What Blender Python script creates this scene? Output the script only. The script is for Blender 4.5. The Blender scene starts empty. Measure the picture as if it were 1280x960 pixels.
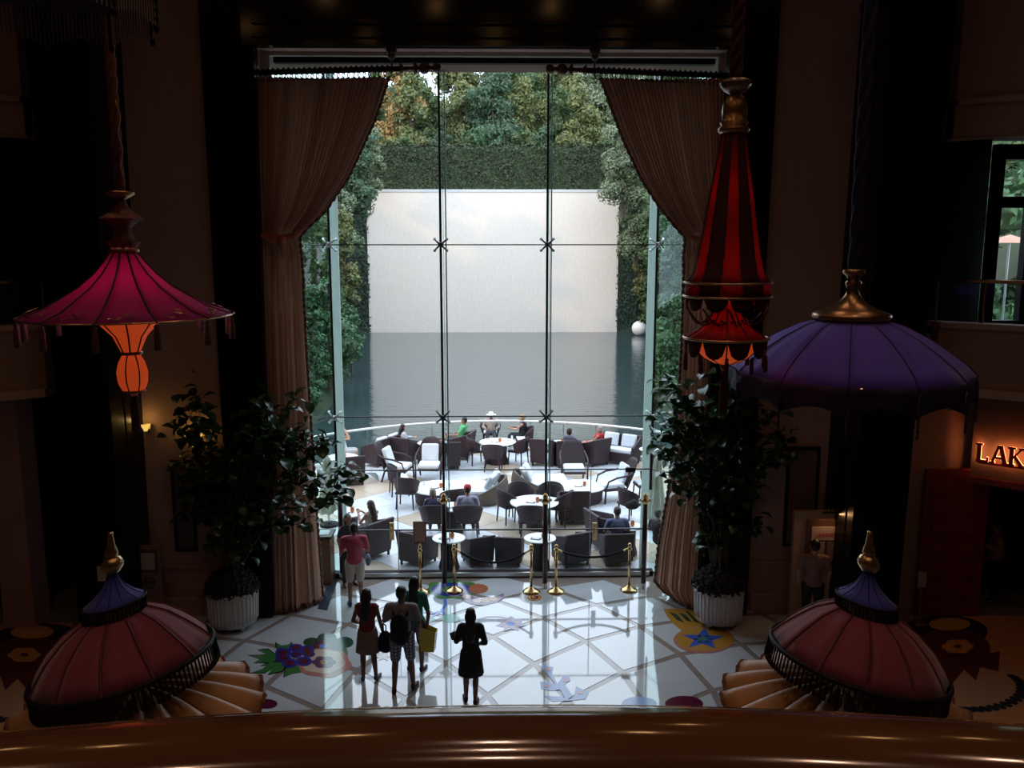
import bpy, bmesh, math, random
import numpy as np
from mathutils import Vector, Matrix, Euler, Quaternion
from math import sin, cos, pi, radians as R
random.seed(7); rng = np.random.default_rng(7)
S = bpy.context.scene; C = S.collection
# ------------------------------------------------------------------ camera
H = 7.5; F = 1100.0
cam = bpy.data.cameras.new('camera'); cam.sensor_width = 36; cam.lens = F/1280*36; cam.clip_end = 500; cam.clip_start = .05
co = bpy.data.objects.new('camera', cam); C.objects.link(co); S.camera = co
co.location = (0, 0, H); co.rotation_euler = (R(90-9.293), 0, R(-1.13))
CM = co.rotation_euler.to_matrix()
def at(px, py, Y=None, z=None):
    d = CM @ Vector(((px-640)/F, (480-py)/F, -1))
    t = (Y/d.y) if Y is not None else (z-H)/d.z
    return Vector((d.x*t, d.y*t, H+d.z*t))
def mpp(Y, z=0): return (Y*.987+(H-z)*.16)/F        # metres per pixel
# ------------------------------------------------------------------ world and light
w = bpy.data.worlds.new('world'); S.world = w; w.use_nodes = True
nt = w.node_tree; bg = nt.nodes['Background']
tc = nt.nodes.new('ShaderNodeTexCoord'); no = nt.nodes.new('ShaderNodeTexNoise'); no.inputs['Scale'].default_value = 2.5; no.inputs['Detail'].default_value = 3
rp = nt.nodes.new('ShaderNodeValToRGB'); rp.color_ramp.elements[0].position = .42; rp.color_ramp.elements[1].position = .62
rp.color_ramp.elements[0].color = (.66, .79, 1.0, 1); rp.color_ramp.elements[1].color = (.86, .92, 1.0, 1)
nt.links.new(tc.outputs['Generated'], no.inputs['Vector']); nt.links.new(no.outputs['Fac'], rp.inputs['Fac']); nt.links.new(rp.outputs['Color'], bg.inputs['Color'])
bg.inputs['Strength'].default_value = 3.75
def light(name, kind, loc, e, col=(1, .6, .3), rot=(0, 0, 0), **k):
    l = bpy.data.lights.new(name, kind); l.energy = e; l.color = col
    for a, b in k.items(): setattr(l, a, b)
    o = bpy.data.objects.new(name, l); C.objects.link(o); o.location = loc; o.rotation_euler = rot; return o
sun = light('sun', 'SUN', (0, 0, 40), 1.1, (1, .62, .32), (R(66), 0, R(-62)), angle=R(1.5))
po = light('window_portal', 'AREA', (0, 17.9, 5.7), 1, (1, 1, 1), (R(-90), 0, 0), shape='RECTANGLE', size=8.6, size_y=11.2); po.data.cycles.is_portal = True
S.view_settings.view_transform = 'Standard'; S.view_settings.look = 'None'; S.view_settings.exposure = 0.0; S.view_settings.gamma = 1; S.view_settings.use_curve_mapping = False
S.cycles.use_denoising = True; S.cycles.max_bounces = 9; S.cycles.transparent_max_bounces = 24; S.cycles.sample_clamp_indirect = 4
S.cycles.caustics_reflective = False; S.cycles.caustics_refractive = False
# ------------------------------------------------------------------ materials
MATS = {}
def mat(name, col, rough=.6, metal=0, noise=0, ns=8, bump=0, bs=40, emit=None, es=0, trans=0, coat=0, sheen=0, dark=None, spec=.5, ior=1.5, stretch=None):
    if name in MATS: return MATS[name]
    m = bpy.data.materials.new(name); m.use_nodes = True; MATS[name] = m
    n = m.node_tree; b = n.nodes['Principled BSDF']; L = n.links
    b.inputs['Roughness'].default_value = rough; b.inputs['Metallic'].default_value = metal
    b.inputs['Specular IOR Level'].default_value = spec; b.inputs['IOR'].default_value = ior
    b.inputs['Coat Weight'].default_value = coat; b.inputs['Coat Roughness'].default_value = .05; b.inputs['Sheen Weight'].default_value = sheen
    t = n.nodes.new('ShaderNodeTexCoord'); vec = t.outputs['Object']
    if stretch:
        mp = n.nodes.new('ShaderNodeMapping'); mp.inputs['Scale'].default_value = stretch; L.new(vec, mp.inputs['Vector']); vec = mp.outputs[0]
    x = n.nodes.new('ShaderNodeTexNoise'); x.inputs['Scale'].default_value = ns; x.inputs['Detail'].default_value = 5; L.new(vec, x.inputs['Vector'])
    mx = n.nodes.new('ShaderNodeMixRGB'); L.new(x.outputs['Fac'], mx.inputs['Fac'])
    d = dark or tuple(c*(1-noise) for c in col); hi = tuple(min(1, c*(1+noise*.6)) for c in col) if not dark else col
    mx.inputs[1].default_value = (*d, 1); mx.inputs[2].default_value = (*hi, 1)
    L.new(mx.outputs[0], b.inputs['Base Color'])
    if bump:
        y = n.nodes.new('ShaderNodeTexNoise'); y.inputs['Scale'].default_value = bs; y.inputs['Detail'].default_value = 3; L.new(vec, y.inputs['Vector'])
        bn = n.nodes.new('ShaderNodeBump'); bn.inputs['Strength'].default_value = bump; bn.inputs['Distance'].default_value = .02
        L.new(y.outputs['Fac'], bn.inputs['Height']); L.new(bn.outputs[0], b.inputs['Normal'])
    if emit: b.inputs['Emission Color'].default_value = (*emit, 1); b.inputs['Emission Strength'].default_value = es
    if trans:
        tl = n.nodes.new('ShaderNodeBsdfTranslucent'); L.new(mx.outputs[0], tl.inputs[0]); ms = n.nodes.new('ShaderNodeMixShader'); ms.inputs[0].default_value = trans
        L.new(b.outputs[0], ms.inputs[1]); L.new(tl.outputs[0], ms.inputs[2]); L.new(ms.outputs[0], n.nodes['Material Output'].inputs[0])
    return m
def glassmat(name, tint=(.88, .96, .93), refl=.06):
    m = bpy.data.materials.new(name); m.use_nodes = True; n = m.node_tree; L = n.links; n.nodes.remove(n.nodes['Principled BSDF'])
    a = n.nodes.new('ShaderNodeBsdfTransparent'); a.inputs[0].default_value = (*tint, 1)
    g = n.nodes.new('ShaderNodeBsdfGlossy'); g.inputs['Roughness'].default_value = .01; g.inputs[0].default_value = (.9, 1, .97, 1)
    f = n.nodes.new('ShaderNodeFresnel'); f.inputs[0].default_value = 1.35
    ms = n.nodes.new('ShaderNodeMixShader'); L.new(f.outputs[0], ms.inputs[0]); L.new(a.outputs[0], ms.inputs[1]); L.new(g.outputs[0], ms.inputs[2])
    L.new(ms.outputs[0], n.nodes['Material Output'].inputs[0]); return m
GLASS = glassmat('clear_glass', (.955, .985, .975))
SIDEGLASS = glassmat('green_side_glass', (.70, .86, .80))
RAILGLASS = glassmat('rail_glass', (.9, .96, .95))
# ------------------------------------------------------------------ mesh helpers
class MB:
    def __init__(s): s.v = []; s.f = []
    def add(s, V, Fs):
        k = len(s.v); s.v += [tuple(p) for p in V]; s.f += [tuple(i+k for i in f) for f in Fs]; return s
    def box(s, c, d, rz=0, m=None):
        V = []
        for z in (-.5, .5):
            for x, y in ((-.5, -.5), (.5, -.5), (.5, .5), (-.5, .5)):
                X, Y = x*d[0], y*d[1]; V.append(Vector((c[0]+X*cos(rz)-Y*sin(rz), c[1]+X*sin(rz)+Y*cos(rz), c[2]+z*d[2])))
        if m: V = [m @ v for v in V]
        return s.add(V, [(0, 3, 2, 1), (4, 5, 6, 7), (0, 1, 5, 4), (1, 2, 6, 5), (2, 3, 7, 6), (3, 0, 4, 7)])
    def bb(s, a, b): return s.box([(a[i]+b[i])/2 for i in range(3)], [abs(b[i]-a[i]) for i in range(3)])
    def cone(s, a, ra, b, rb, n=10, cap=True):
        a = Vector(a); b = Vector(b); d = (b-a)
        if d.length < 1e-6: return s
        q = d.to_track_quat('Z', 'Y'); V = []
        for p, r in ((a, ra), (b, rb)):
            for i in range(n): V.append(p+q @ Vector((r*cos(2*pi*i/n), r*sin(2*pi*i/n), 0)))
        Fs = [(i, (i+1) % n, n+(i+1) % n, n+i) for i in range(n)]
        if cap: Fs += [tuple(range(n-1, -1, -1)), tuple(range(n, 2*n))]
        return s.add(V, Fs)
    def tube(s, pts, r, n=8, rs=None, closed=False):
        pts = [Vector(p) for p in pts]; N = len(pts); V = []
        up = Vector((0, 0, 1))
        for i, p in enumerate(pts):
            t = (pts[(i+1) % N if closed else min(i+1, N-1)]-pts[(i-1) % N if closed else max(i-1, 0)]).normalized()
            u = up if abs(t.dot(up)) < .95 else Vector((1, 0, 0))
            a = t.cross(u).normalized(); b = a.cross(t); rr = rs[i] if rs else r
            for k in range(n): V.append(p+a*rr*cos(2*pi*k/n)+b*rr*sin(2*pi*k/n))
        Fs = []
        for i in range(N if closed else N-1):
            j = (i+1) % N
            for k in range(n): Fs.append((i*n+k, i*n+(k+1) % n, j*n+(k+1) % n, j*n+k))
        if not closed: Fs += [tuple(range(n-1, -1, -1)), tuple(range((N-1)*n, N*n))]
        return s.add(V, Fs)
    def lathe(s, prof, n=24, c=(0, 0, 0), a0=0, a1=2*pi, cap=False, wav=None):
        full = abs(a1-a0-2*pi) < 1e-6; m = n if full else n+1; V = []
        for (r, z) in prof:
            for i in range(m):
                a = a0+(a1-a0)*i/n; k = wav(a, r, z) if wav else 1
                V.append((c[0]+r*k*cos(a), c[1]+r*k*sin(a), c[2]+z))
        Fs = []
        for j in range(len(prof)-1):
            for i in range(n):
                i2 = (i+1) % m; Fs.append((j*m+i, j*m+i2, (j+1)*m+i2, (j+1)*m+i))
        if cap: Fs += [tuple(range(m-1, -1, -1)), tuple(range((len(prof)-1)*m, len(prof)*m))]
        return s.add(V, Fs)
    def sphere(s, c, r, n=14, sc=(1, 1, 1)):
        k = n//2
        V = []; Fs = []
        for j in range(1, k):
            for i in range(n):
                t = pi*j/k; a = 2*pi*i/n
                V.append((c[0]+r*sc[0]*sin(t)*cos(a), c[1]+r*sc[1]*sin(t)*sin(a), c[2]+r*sc[2]*cos(t)))
        T = len(V); V += [(c[0], c[1], c[2]+r*sc[2]), (c[0], c[1], c[2]-r*sc[2])]
        for j in range(k-2):
            for i in range(n): Fs.append((j*n+i, (j+1)*n+i, (j+1)*n+(i+1) % n, j*n+(i+1) % n))
        for i in range(n): Fs.append((T, i, (i+1) % n)); Fs.append((T+1, (k-2)*n+(i+1) % n, (k-2)*n+i))
        return s.add(V, Fs)
    def poly(s, pts, z0, z1):                      # flat polygon (world xy) with thickness
        n = len(pts); V = [(p[0], p[1], z0) for p in pts]+[(p[0], p[1], z1) for p in pts]
        return s.add(V, [tuple(range(n-1, -1, -1)), tuple(range(n, 2*n))]+[(i, (i+1) % n, n+(i+1) % n, n+i) for i in range(n)])
    def grid(s, fn, nu, nv):
        V = [fn(i/nu, j/nv) for j in range(nv+1) for i in range(nu+1)]
        return s.add(V, [(j*(nu+1)+i, j*(nu+1)+i+1, (j+1)*(nu+1)+i+1, (j+1)*(nu+1)+i) for j in range(nv) for i in range(nu)])
    def mesh(s, name, m, smooth=False):
        me = bpy.data.meshes.new(name); me.from_pydata(s.v, [], s.f); me.materials.append(m)
        if smooth: me.polygons.foreach_set('use_smooth', [True]*len(me.polygons))
        me.update(); return me
    def build(s, name, m, parent=None, smooth=False, bevel=0, solid=0, fix=True):
        me = s.mesh(name, m, smooth)
        if fix:
            b = bmesh.new(); b.from_mesh(me); bmesh.ops.recalc_face_normals(b, faces=b.faces); b.to_mesh(me); b.free()
        o = bpy.data.objects.new(name, me); C.objects.link(o)
        if parent: o.parent = parent
        if solid: q = o.modifiers.new('s', 'SOLIDIFY'); q.thickness = solid; q.offset = 0
        if bevel: q = o.modifiers.new('b', 'BEVEL'); q.width = bevel; q.segments = 2; q.limit_method = 'ANGLE'
        return o
def tag(o, label=None, cat=None, group=None, kind=None):
    if label: o['label'] = label
    if cat: o['category'] = cat
    if group: o['group'] = group
    if kind: o['kind'] = kind
    return o
def empty(name, loc=(0, 0, 0), rz=0, label=None, cat=None, group=None, kind=None, sc=1):
    o = bpy.data.objects.new(name, None); C.objects.link(o); o.location = loc; o.rotation_euler = (0, 0, rz); o.scale = (sc, sc, sc); o.empty_display_size = .2
    return tag(o, label, cat, group, kind)
def struct(name, mb, m, parent=None, **k):
    o = mb.build(name, m, parent, **k)
    if not parent: o['kind'] = 'structure'
    return o
KIDS = {}
def copy_tree(o, parent=None):
    c = o.copy(); C.objects.link(c)
    if parent: c.parent = parent; c.matrix_parent_inverse = o.matrix_parent_inverse
    for ch in o.children: copy_tree(ch, c)
    return c
def inst(proto, loc, rz=0, label=None, group=None, sc=None):
    if not proto.get('_used'):
        proto['_used'] = 1; o = proto
    else:
        o = copy_tree(proto)
    o.location = loc; o.rotation_euler = (0, 0, rz)
    if sc: o.scale = (sc, sc, sc)
    if label: o['label'] = label
    if group: o['group'] = group
    return o
# ------------------------------------------------------------------ palette
black = mat('black_lacquer', (.0025, .002, .002), .35, spec=.15)
tan = mat('tan_plaster', (.42, .27, .235), .85, noise=.15, ns=3)
tan2 = mat('pale_tan_plaster', (.48, .32, .26), .85, noise=.12, ns=3)
darkroom = mat('dark_interior', (.006, .004, .004), .8)  # near-black in place of the shade in the galleries and left doorway
ceilm = mat('dark_ceiling', (.20, .12, .09), .8)
white_trim = mat('cream_paint', (.62, .60, .52), .5)
marble = mat('white_marble', (.50, .52, .535), .045, noise=.12, ns=2.2, spec=.9, ior=1.62)
band = mat('brown_marble', (.26, .21, .18), .05, noise=.25, ns=4, spec=.8)
brass = mat('brass', (.75, .52, .25), .22, 1)
agold = mat('antique_gold', (.42, .25, .12), .32, 1, noise=.3, ns=6)
steel = mat('steel', (.55, .58, .60), .3, 1)
dmetal = mat('dark_bronze', (.018, .010, .010), .6, spec=.2)
pale_metal = mat('pale_painted_steel', (.45, .52, .50), .5)
# ------------------------------------------------------------------ room shell
fl = MB(); fl.bb((-15, -7.3, -.3), (15, 19.12, -.006)); floor = struct('floor', fl, band)
# diamond slabs of the lobby floor, a band between them
def clip_poly(poly, x0, x1, y0, y1):
    def cl(p, ax, v, keep_ge):
        out = []
        for i in range(len(p)):
            a = p[i]; b = p[(i+1) % len(p)]
            ia = (a[ax] >= v) if keep_ge else (a[ax] <= v); ib = (b[ax] >= v) if keep_ge else (b[ax] <= v)
            if ia: out.append(a)
            if ia != ib:
                t = (v-a[ax])/(b[ax]-a[ax]); out.append((a[0]+(b[0]-a[0])*t, a[1]+(b[1]-a[1])*t))
        return out
    for ax, v, g in ((0, x0, True), (0, x1, False), (1, y0, True), (1, y1, False)):
        if len(poly) < 3: return []
        poly = cl(poly, ax, v, g)
    return poly
# the bands run as two families of spirals about a centre under the mezzanine
LC_ = (-.4, 6.6); RK = [2.3, 3.5, 4.7, 5.9, 7.05, 8.22, 9.27, 10.18, 11.0, 11.75, 12.45]
for k in range(1, len(RK)-1):
    for a_ in range(-7, 8):
        t0 = R(7.6+11*a_ + (0 if k % 2 == 0 else 5.5))        # cell centred on ring k, half a step off the nodes of ring k
        hs = R(5.5)
        q = [(RK[k-1], t0), (RK[k], t0+hs), (RK[k+1], t0), (RK[k], t0-hs)]
        q = [(LC_[0]+r*sin(t), LC_[1]+r*cos(t)) for r, t in q]
        mx_ = sum(p[0] for p in q)/4; my_ = sum(p[1] for p in q)/4
        q = [(mx_+(x-mx_)*.90, my_+(y-my_)*.90) for x, y in q]
        q = clip_poly(q, -6.9, 6.9, 8.0, 18.85)
        if len(q) < 3: continue
        MB().poly(q, -.02, 0).build('marble_slab', marble, floor)
# walls
wm = MB()
wt = at(320, 60, Y=17.0).z; XL = at(320, 60, Y=17).x; XR = at(911, 66, Y=17).x
wm.bb((-8.3, 17, 0), (XL, 17.35, wt)); wm.bb((XR, 17, 0), (8.3, 17.35, wt)); wm.bb((-8.3, 17, wt), (8.3, 17.35, 14))
wall_front = struct('wall_front', wm, tan)
def pillar(name, px4, Y, dep, label_=None, m=black, z1=14.):
    # px4: x at y=100 (left,right) and at y=700
    a, b, c, d = [at(px, py, Y=Y) for px, py in ((px4[0], 100), (px4[1], 100), (px4[2], 700), (px4[3], 700))]
    def X(p, q, z): return p.x+(q.x-p.x)*(z-p.z)/(q.z-p.z)
    l0, l1 = X(a, c, 0), X(a, c, z1); r0, r1 = X(b, d, 0), X(b, d, z1)
    mb = MB(); mb.add([(l0, Y, 0), (r0, Y, 0), (r0, Y+dep, 0), (l0, Y+dep, 0), (l1, Y, z1), (r1, Y, z1), (r1, Y+dep, z1), (l1, Y+dep, z1)],
           [(0, 3, 2, 1), (4, 5, 6, 7), (0, 1, 5, 4), (1, 2, 6, 5), (2, 3, 7, 6), (3, 0, 4, 7)])
    o = struct(name, mb, m); return o, l0, r0, l1, r1
tr1 = pillar('trim_1', (253, 318, 287, 338), 16.8, .3)[0]
tr2 = pillar('trim_2', (911, 971, 876, 937), 16.8, .3)[0]
hd = MB(); hd.bb((XL-.2, 16.75, wt), (XR+.2, 17, 14)); tr3 = struct('trim_3', hd, mat('black_gloss', (.004, .003, .003), .12))
for z in (.12, .35): 
    m_ = MB(); m_.bb((XL, 16.68, wt+z), (XR, 16.76, wt+z+.07)); m_.build('moulding', MATS['black_gloss'], tr3, bevel=.02)
colL, l0, r0, l1, r1 = pillar('trim_4', (42, 112, 92, 150), 15.6, 1.5)
colR, l0, r0, l1, r1 = pillar('trim_5', (1110, 1182, 1062, 1128), 15.6, 1.5)
for col, x0, x1 in ((colL, at(38, 60, Y=15.5).x, at(116, 60, Y=15.5).x), (colR, at(1106, 45, Y=15.5).x, at(1186, 45, Y=15.5).x)):
    zc = at(1106, 42, Y=15.5).z
    for k, (dz, e) in enumerate(((0, .0), (.1, .06), (.2, .12), (.34, .05), (.6, .2))):
        m_ = MB(); m_.bb((x0+.05-e, 15.5-e, zc+dz-.05), (x1-.05+e, 16.3, zc+dz+.09)); m_.build('capital_moulding', MATS['black_gloss'], col, bevel=.03)
    for k in range(4):
        xa = x0+.12+(x1-x0-.24)*k/3
        m_ = MB(); m_.cone((xa*.96, 15.59, .6), .018, (xa, 15.59, zc-.1), .018, 6); m_.build('reed', mat('dark_bead', (.006, .005, .004), .5, spec=.2), col)
bs = MB()
for x0, x1 in ((-7.6, -5.4), (5.2, 7.3)):
    bs.bb((x0, 16.93, 0), (x1, 17, .32)); bs.bb((x0, 16.9, .32), (x1, 17, .37)); bs.bb((x0, 16.95, 1.0), (x1, 17, 1.06))
struct('baseboard_front', bs, tan2)
struct('ceiling', MB().bb((-15, -7, 14), (15, 19, 14.3)) if True else 0, ceilm)
struct('wall_back', MB().bb((-15, -7.3, 0), (15, -7, 14)), tan)
struct('wall_left', MB().bb((-15.3, -7, 0), (-15, 19, 14)), tan)
struct('wall_right', MB().bb((15, -7, 0), (15.3, 19, 14)), tan)
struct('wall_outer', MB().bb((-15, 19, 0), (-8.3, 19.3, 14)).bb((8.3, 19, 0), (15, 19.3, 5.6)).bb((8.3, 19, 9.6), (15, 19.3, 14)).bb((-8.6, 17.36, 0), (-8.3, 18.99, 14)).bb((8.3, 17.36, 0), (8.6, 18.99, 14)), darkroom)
# angled side wings with a gallery floor, parapet, rail
def wing(sgn):
    nm = 'left' if sgn < 0 else 'right'
    def seg(x): return 16.3-(abs(x)-8.4)*.85      # Y of the wing face
    xa, xb = 8.35, 13.5
    N = 8
    def strip(z0, z1, off=0, th=.3):
        m_ = MB()
        for k in range(N):
            u, v = xa+(xb-xa)*k/N, xa+(xb-xa)*(k+1)/N
            yu = seg(u)+.25*sin(pi*k/N)+off; yv = seg(v)+.25*sin(pi*(k+1)/N)+off
            m_.add([(sgn*u, yu, z0), (sgn*v, yv, z0), (sgn*v, yv+th, z0), (sgn*u, yu+th, z0), (sgn*u, yu, z1), (sgn*v, yv, z1), (sgn*v, yv+th, z1), (sgn*u, yu+th, z1)],
                   [(0, 3, 2, 1), (4, 5, 6, 7), (0, 1, 5, 4), (1, 2, 6, 5), (2, 3, 7, 6), (3, 0, 4, 7)])
        return m_
    par = struct('trim_6' if sgn < 0 else 'trim_7', strip(4.75, 5.9), mat('parapet_tan', (.34, .20, .14), .8, noise=.1, ns=3))
    strip(4.62, 4.78, -.08, .4).build('cornice', white_trim if 0 else tan2, par); strip(5.88, 5.98, -.05, .5).build('coping', tan2, par)
    up = struct('trim_8' if sgn < 0 else 'trim_9', strip(9.35, 14), tan)
    strip(9.9, 10.0, -.1, .4).build('cornice', tan2, up); strip(9.3, 9.9, .06, .3).build('fascia', tan2, up)
    # gallery floor and soffit, the shade put into their near-black colour
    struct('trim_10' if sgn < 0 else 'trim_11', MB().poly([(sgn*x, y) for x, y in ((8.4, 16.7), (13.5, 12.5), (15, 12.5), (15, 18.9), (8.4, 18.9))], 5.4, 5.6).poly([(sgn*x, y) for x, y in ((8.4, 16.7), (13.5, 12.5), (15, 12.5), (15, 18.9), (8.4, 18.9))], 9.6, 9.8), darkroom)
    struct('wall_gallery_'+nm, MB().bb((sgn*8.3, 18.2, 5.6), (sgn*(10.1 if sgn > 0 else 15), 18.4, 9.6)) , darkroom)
    # rail
    pts = []
    for k in range(N+1):
        u = xa+(xb-xa)*k/N; pts.append((sgn*u, seg(u)+.25*sin(pi*k/N)+.15, 6.75))
    rt = empty('gallery_railing', (0, 0, 0), 0, 'glass gallery railing with gold handrail on the %s upper level' % nm, 'railing', 'gallery railings')
    MB().tube(pts, .035, 8).build('handrail', agold, rt, True)
    for k in range(0, N, 1):
        a, b = Vector(pts[k]), Vector(pts[k+1]); m_ = MB(); m_.add([(a.x, a.y, 5.99), (b.x, b.y, 5.99), (b.x, b.y, 6.7), (a.x, a.y, 6.7)], [(0, 1, 2, 3)])
        m_.build('glass_panel', RAILGLASS, rt, solid=.015)
        MB().cone((a.x, a.y, 5.8), .025, (a.x, a.y, 6.75), .025, 8).build('post', agold, rt)
    return seg, strip
segL, stL = wing(-1); segR, stR = wing(1)
# ground-level walls of the wings: left a tan wall with a dark doorway, right the shop front
wl = MB(); 
struct('wall_left_wing', MB().bb((-9.6, 16.4, 0), (-9.0, 17, 4.8)).bb((-15, 16.4, 3.2), (-9.6, 17, 4.8)), tan)
struct('doorway_shade', MB().bb((-15, 17.5, 0), (-9.5, 17.6, 3.3)), darkroom)  # near-black sheet standing in for the shade inside the open doorway
# right: tan wall next to the column, shop wall with opening
xr0 = at(1128, 600, Y=17).x; xr1 = at(1210, 560, Y=16.6).x
struct('wall_right_wing', MB().bb((xr0, 16.8, 0), (xr1+.2, 17, 4.9)), tan2)
# ------------------------------------------------------------------ big window
GY = 19.0
X0 = at(412, 306, Y=GY).x; X1 = at(551, 306, Y=GY).x; X2 = at(684, 310, Y=GY).x; X3 = at(821, 306, Y=GY).x
zt = at(600, 62, Y=17.2).z
win = empty('window_1', (0, 0, 0)); win['kind'] = 'structure'
ztop = at(600, 80, Y=GY).z
# frame, soffit, jambs
f_ = MB(); f_.bb((XL, 17.3, wt-.07), (XR, 17.42, wt)); f_.bb((XL, 17.3, 0), (XL+.16, 17.42, wt-.07)); f_.bb((XR-.12, 17.3, 0), (XR, 17.42, wt-.07)); f_.build('window_frame', white_trim, win)
f_ = MB(); f_.bb((XL+.05, 18.9, ztop), (XR-.05, 19.2, wt+.1)); f_.build('head_rail', white_trim, win)
f_ = MB(); f_.bb((XL+.2, 17.43, at(600, 79, Y=17.43).z), (XR-.14, 17.6, wt+.1)); f_.build('roller_blind_box', mat('dark_box', (.006, .006, .008), .7, spec=.2), win)
f_ = MB(); f_.bb((XL-.3, 17.3, wt), (XR+.3, 19.3, wt+.3)); f_.build('soffit', ceilm, win)
# panes
zs = [0.06, 2.46, 7.4-3.73, 7.4, ztop]
zs = [0.10, 2.46, 3.67, 7.4, ztop]
xs = [X0, X1, X2, X3]
for i in range(3):
    for j in range(4):
        m_ = MB(); m_.box(((xs[i]+xs[i+1])/2, GY, (zs[j]+zs[j+1])/2), (xs[i+1]-xs[i]-.012, .004, zs[j+1]-zs[j]-.012)); 
        m_ = MB(); a, b = xs[i]+.006, xs[i+1]-.006; m_.add([(a, GY, zs[j]+.006), (b, GY, zs[j]+.006), (b, GY, zs[j+1]-.006), (a, GY, zs[j+1]-.006)], [(0, 1, 2, 3)])
        m_.build('pane', GLASS, win, fix=False)
SL = (XL+.1, 17.45); SR = (XR-.1, 17.45)
for (p, q) in ((SL, (X0, GY)), ((X3, GY), SR)):
    for j in range(4):
        m_ = MB(); m_.add([(p[0], p[1], zs[j]+.006), (q[0], q[1], zs[j]+.006), (q[0], q[1], zs[j+1]-.006), (p[0], p[1], zs[j+1]-.006)], [(0, 1, 2, 3)]); m_.build('side_pane', SIDEGLASS, win, fix=False)
for j in (1, 2, 3):      # silicone joints
    m_ = MB(); m_.bb((X0, GY-.012, zs[j]-.012), (X3, GY+.012, zs[j]+.012)); m_.build('joint', mat('joint_dark', (.03, .035, .04), .5), win)
    for p, q in ((SL, (X0, GY)), ((X3, GY), SR)): MB().tube([(p[0], p[1], zs[j]), (q[0], q[1], zs[j])], .012, 4).build('joint', MATS['joint_dark'], win)
MB().bb((X0, GY-.02, 1.06), (X3, GY+.02, 1.09)).build('joint', MATS['joint_dark'], win)
MB().bb((X0-.1, GY-.1, 0), (X3+.1, GY+.1, .10)).build('sill', dmetal, win)
MB().bb((X0, GY-.14, .02), (X3, GY-.1, .11)).build('sill_edge', steel, win)
# pale outer columns behind the corner joints and slim glass fins
for px0, py0, px1, py1 in ((418, 306, 430, 690), (816, 306, 804, 690)):
    a = at(px0, py0, Y=19.25); b = at(px1, py1, Y=19.25); d = (b.x-a.x)/(b.z-a.z)
    xa = a.x+(0-a.z)*d; xb = a.x+(ztop+.2-a.z)*d
    MB().add([(xa-.075, 19.2, 0), (xa+.075, 19.2, 0), (xa+.075, 19.35, 0), (xa-.075, 19.35, 0), (xb-.075, 19.2, ztop+.2), (xb+.075, 19.2, ztop+.2), (xb+.075, 19.35, ztop+.2), (xb-.075, 19.35, ztop+.2)],
             [(0, 3, 2, 1), (4, 5, 6, 7), (0, 1, 5, 4), (1, 2, 6, 5), (2, 3, 7, 6), (3, 0, 4, 7)]).build('corner_column', mat('pale_column', (.62, .72, .68), .5, trans=.75), win)
for k, X in enumerate(xs):
    MB().cone((X, GY-.05, 2.0), .026, (X, GY-.05, ztop), .026, 8).build('mullion', dmetal, win)
    if k in (1, 2):
        m_ = MB(); m_.bb((X+.05, GY+.02, .1), (X+.06, GY+.26, ztop)); m_.build('glass_fin', glassmat('fin_glass', (.55, .75, .70)), win)
        MB().cone((X+.10, GY+.2, .1), .014, (X+.10, GY+.2, ztop), .014, 6).build('cable', mat('cable', (.12, .15, .15), .4, .5), win)
        MB().bb((X-.09, GY-.12, ztop-.02), (X+.03, GY, ztop+.32)).build('bracket', white_trim, win)
# spider fittings
for X in xs:
    for z in (3.67, 7.4):
        m_ = MB()
        for sx in (-1, 1):
            for sz in (-1, 1):
                m_.tube([(X, GY-.10, z), (X+sx*.06, GY-.12, z+sz*.05), (X+sx*.12, GY-.06, z+sz*.11), (X+sx*.13, GY-.01, z+sz*.12)], .017, 6, rs=[.03, .022, .016, .036])
        m_.sphere((X, GY-.1, z), .06, 8); m_.build('spider_fitting', steel if X in (X0, X3) else mat('dark_steel', (.08, .08, .09), .3, .8), win, True)
# door handles
for px, py in ((490, 665), (743, 665)):
    p = at(px, py, Y=GY-.06); m_ = MB(); m_.bb((p.x-.05, GY-.09, p.z-.18), (p.x+.05, GY-.06, p.z+.22)); m_.build('door_plate', brass, win)
    MB().tube([(p.x, GY-.09, p.z-.12), (p.x, GY-.15, p.z-.1), (p.x, GY-.15, p.z+.12), (p.x, GY-.09, p.z+.14)], .018, 8).build('door_handle', brass, win, True)
for px in (497, 738):
    p = at(px, 640, Y=GY); MB().bb((p.x-.008, GY-.02, .1), (p.x+.008, GY+.02, 2.46)).build('joint', mat('joint_pale', (.45, .5, .5), .4), win)
for px, py in ((788, 587),):
    p = at(px, py, Y=GY-.04); MB().bb((p.x-.11, GY-.08, p.z-.05), (p.x+.11, GY-.03, p.z+.05)).build('door_closer', dmetal, win)
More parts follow.
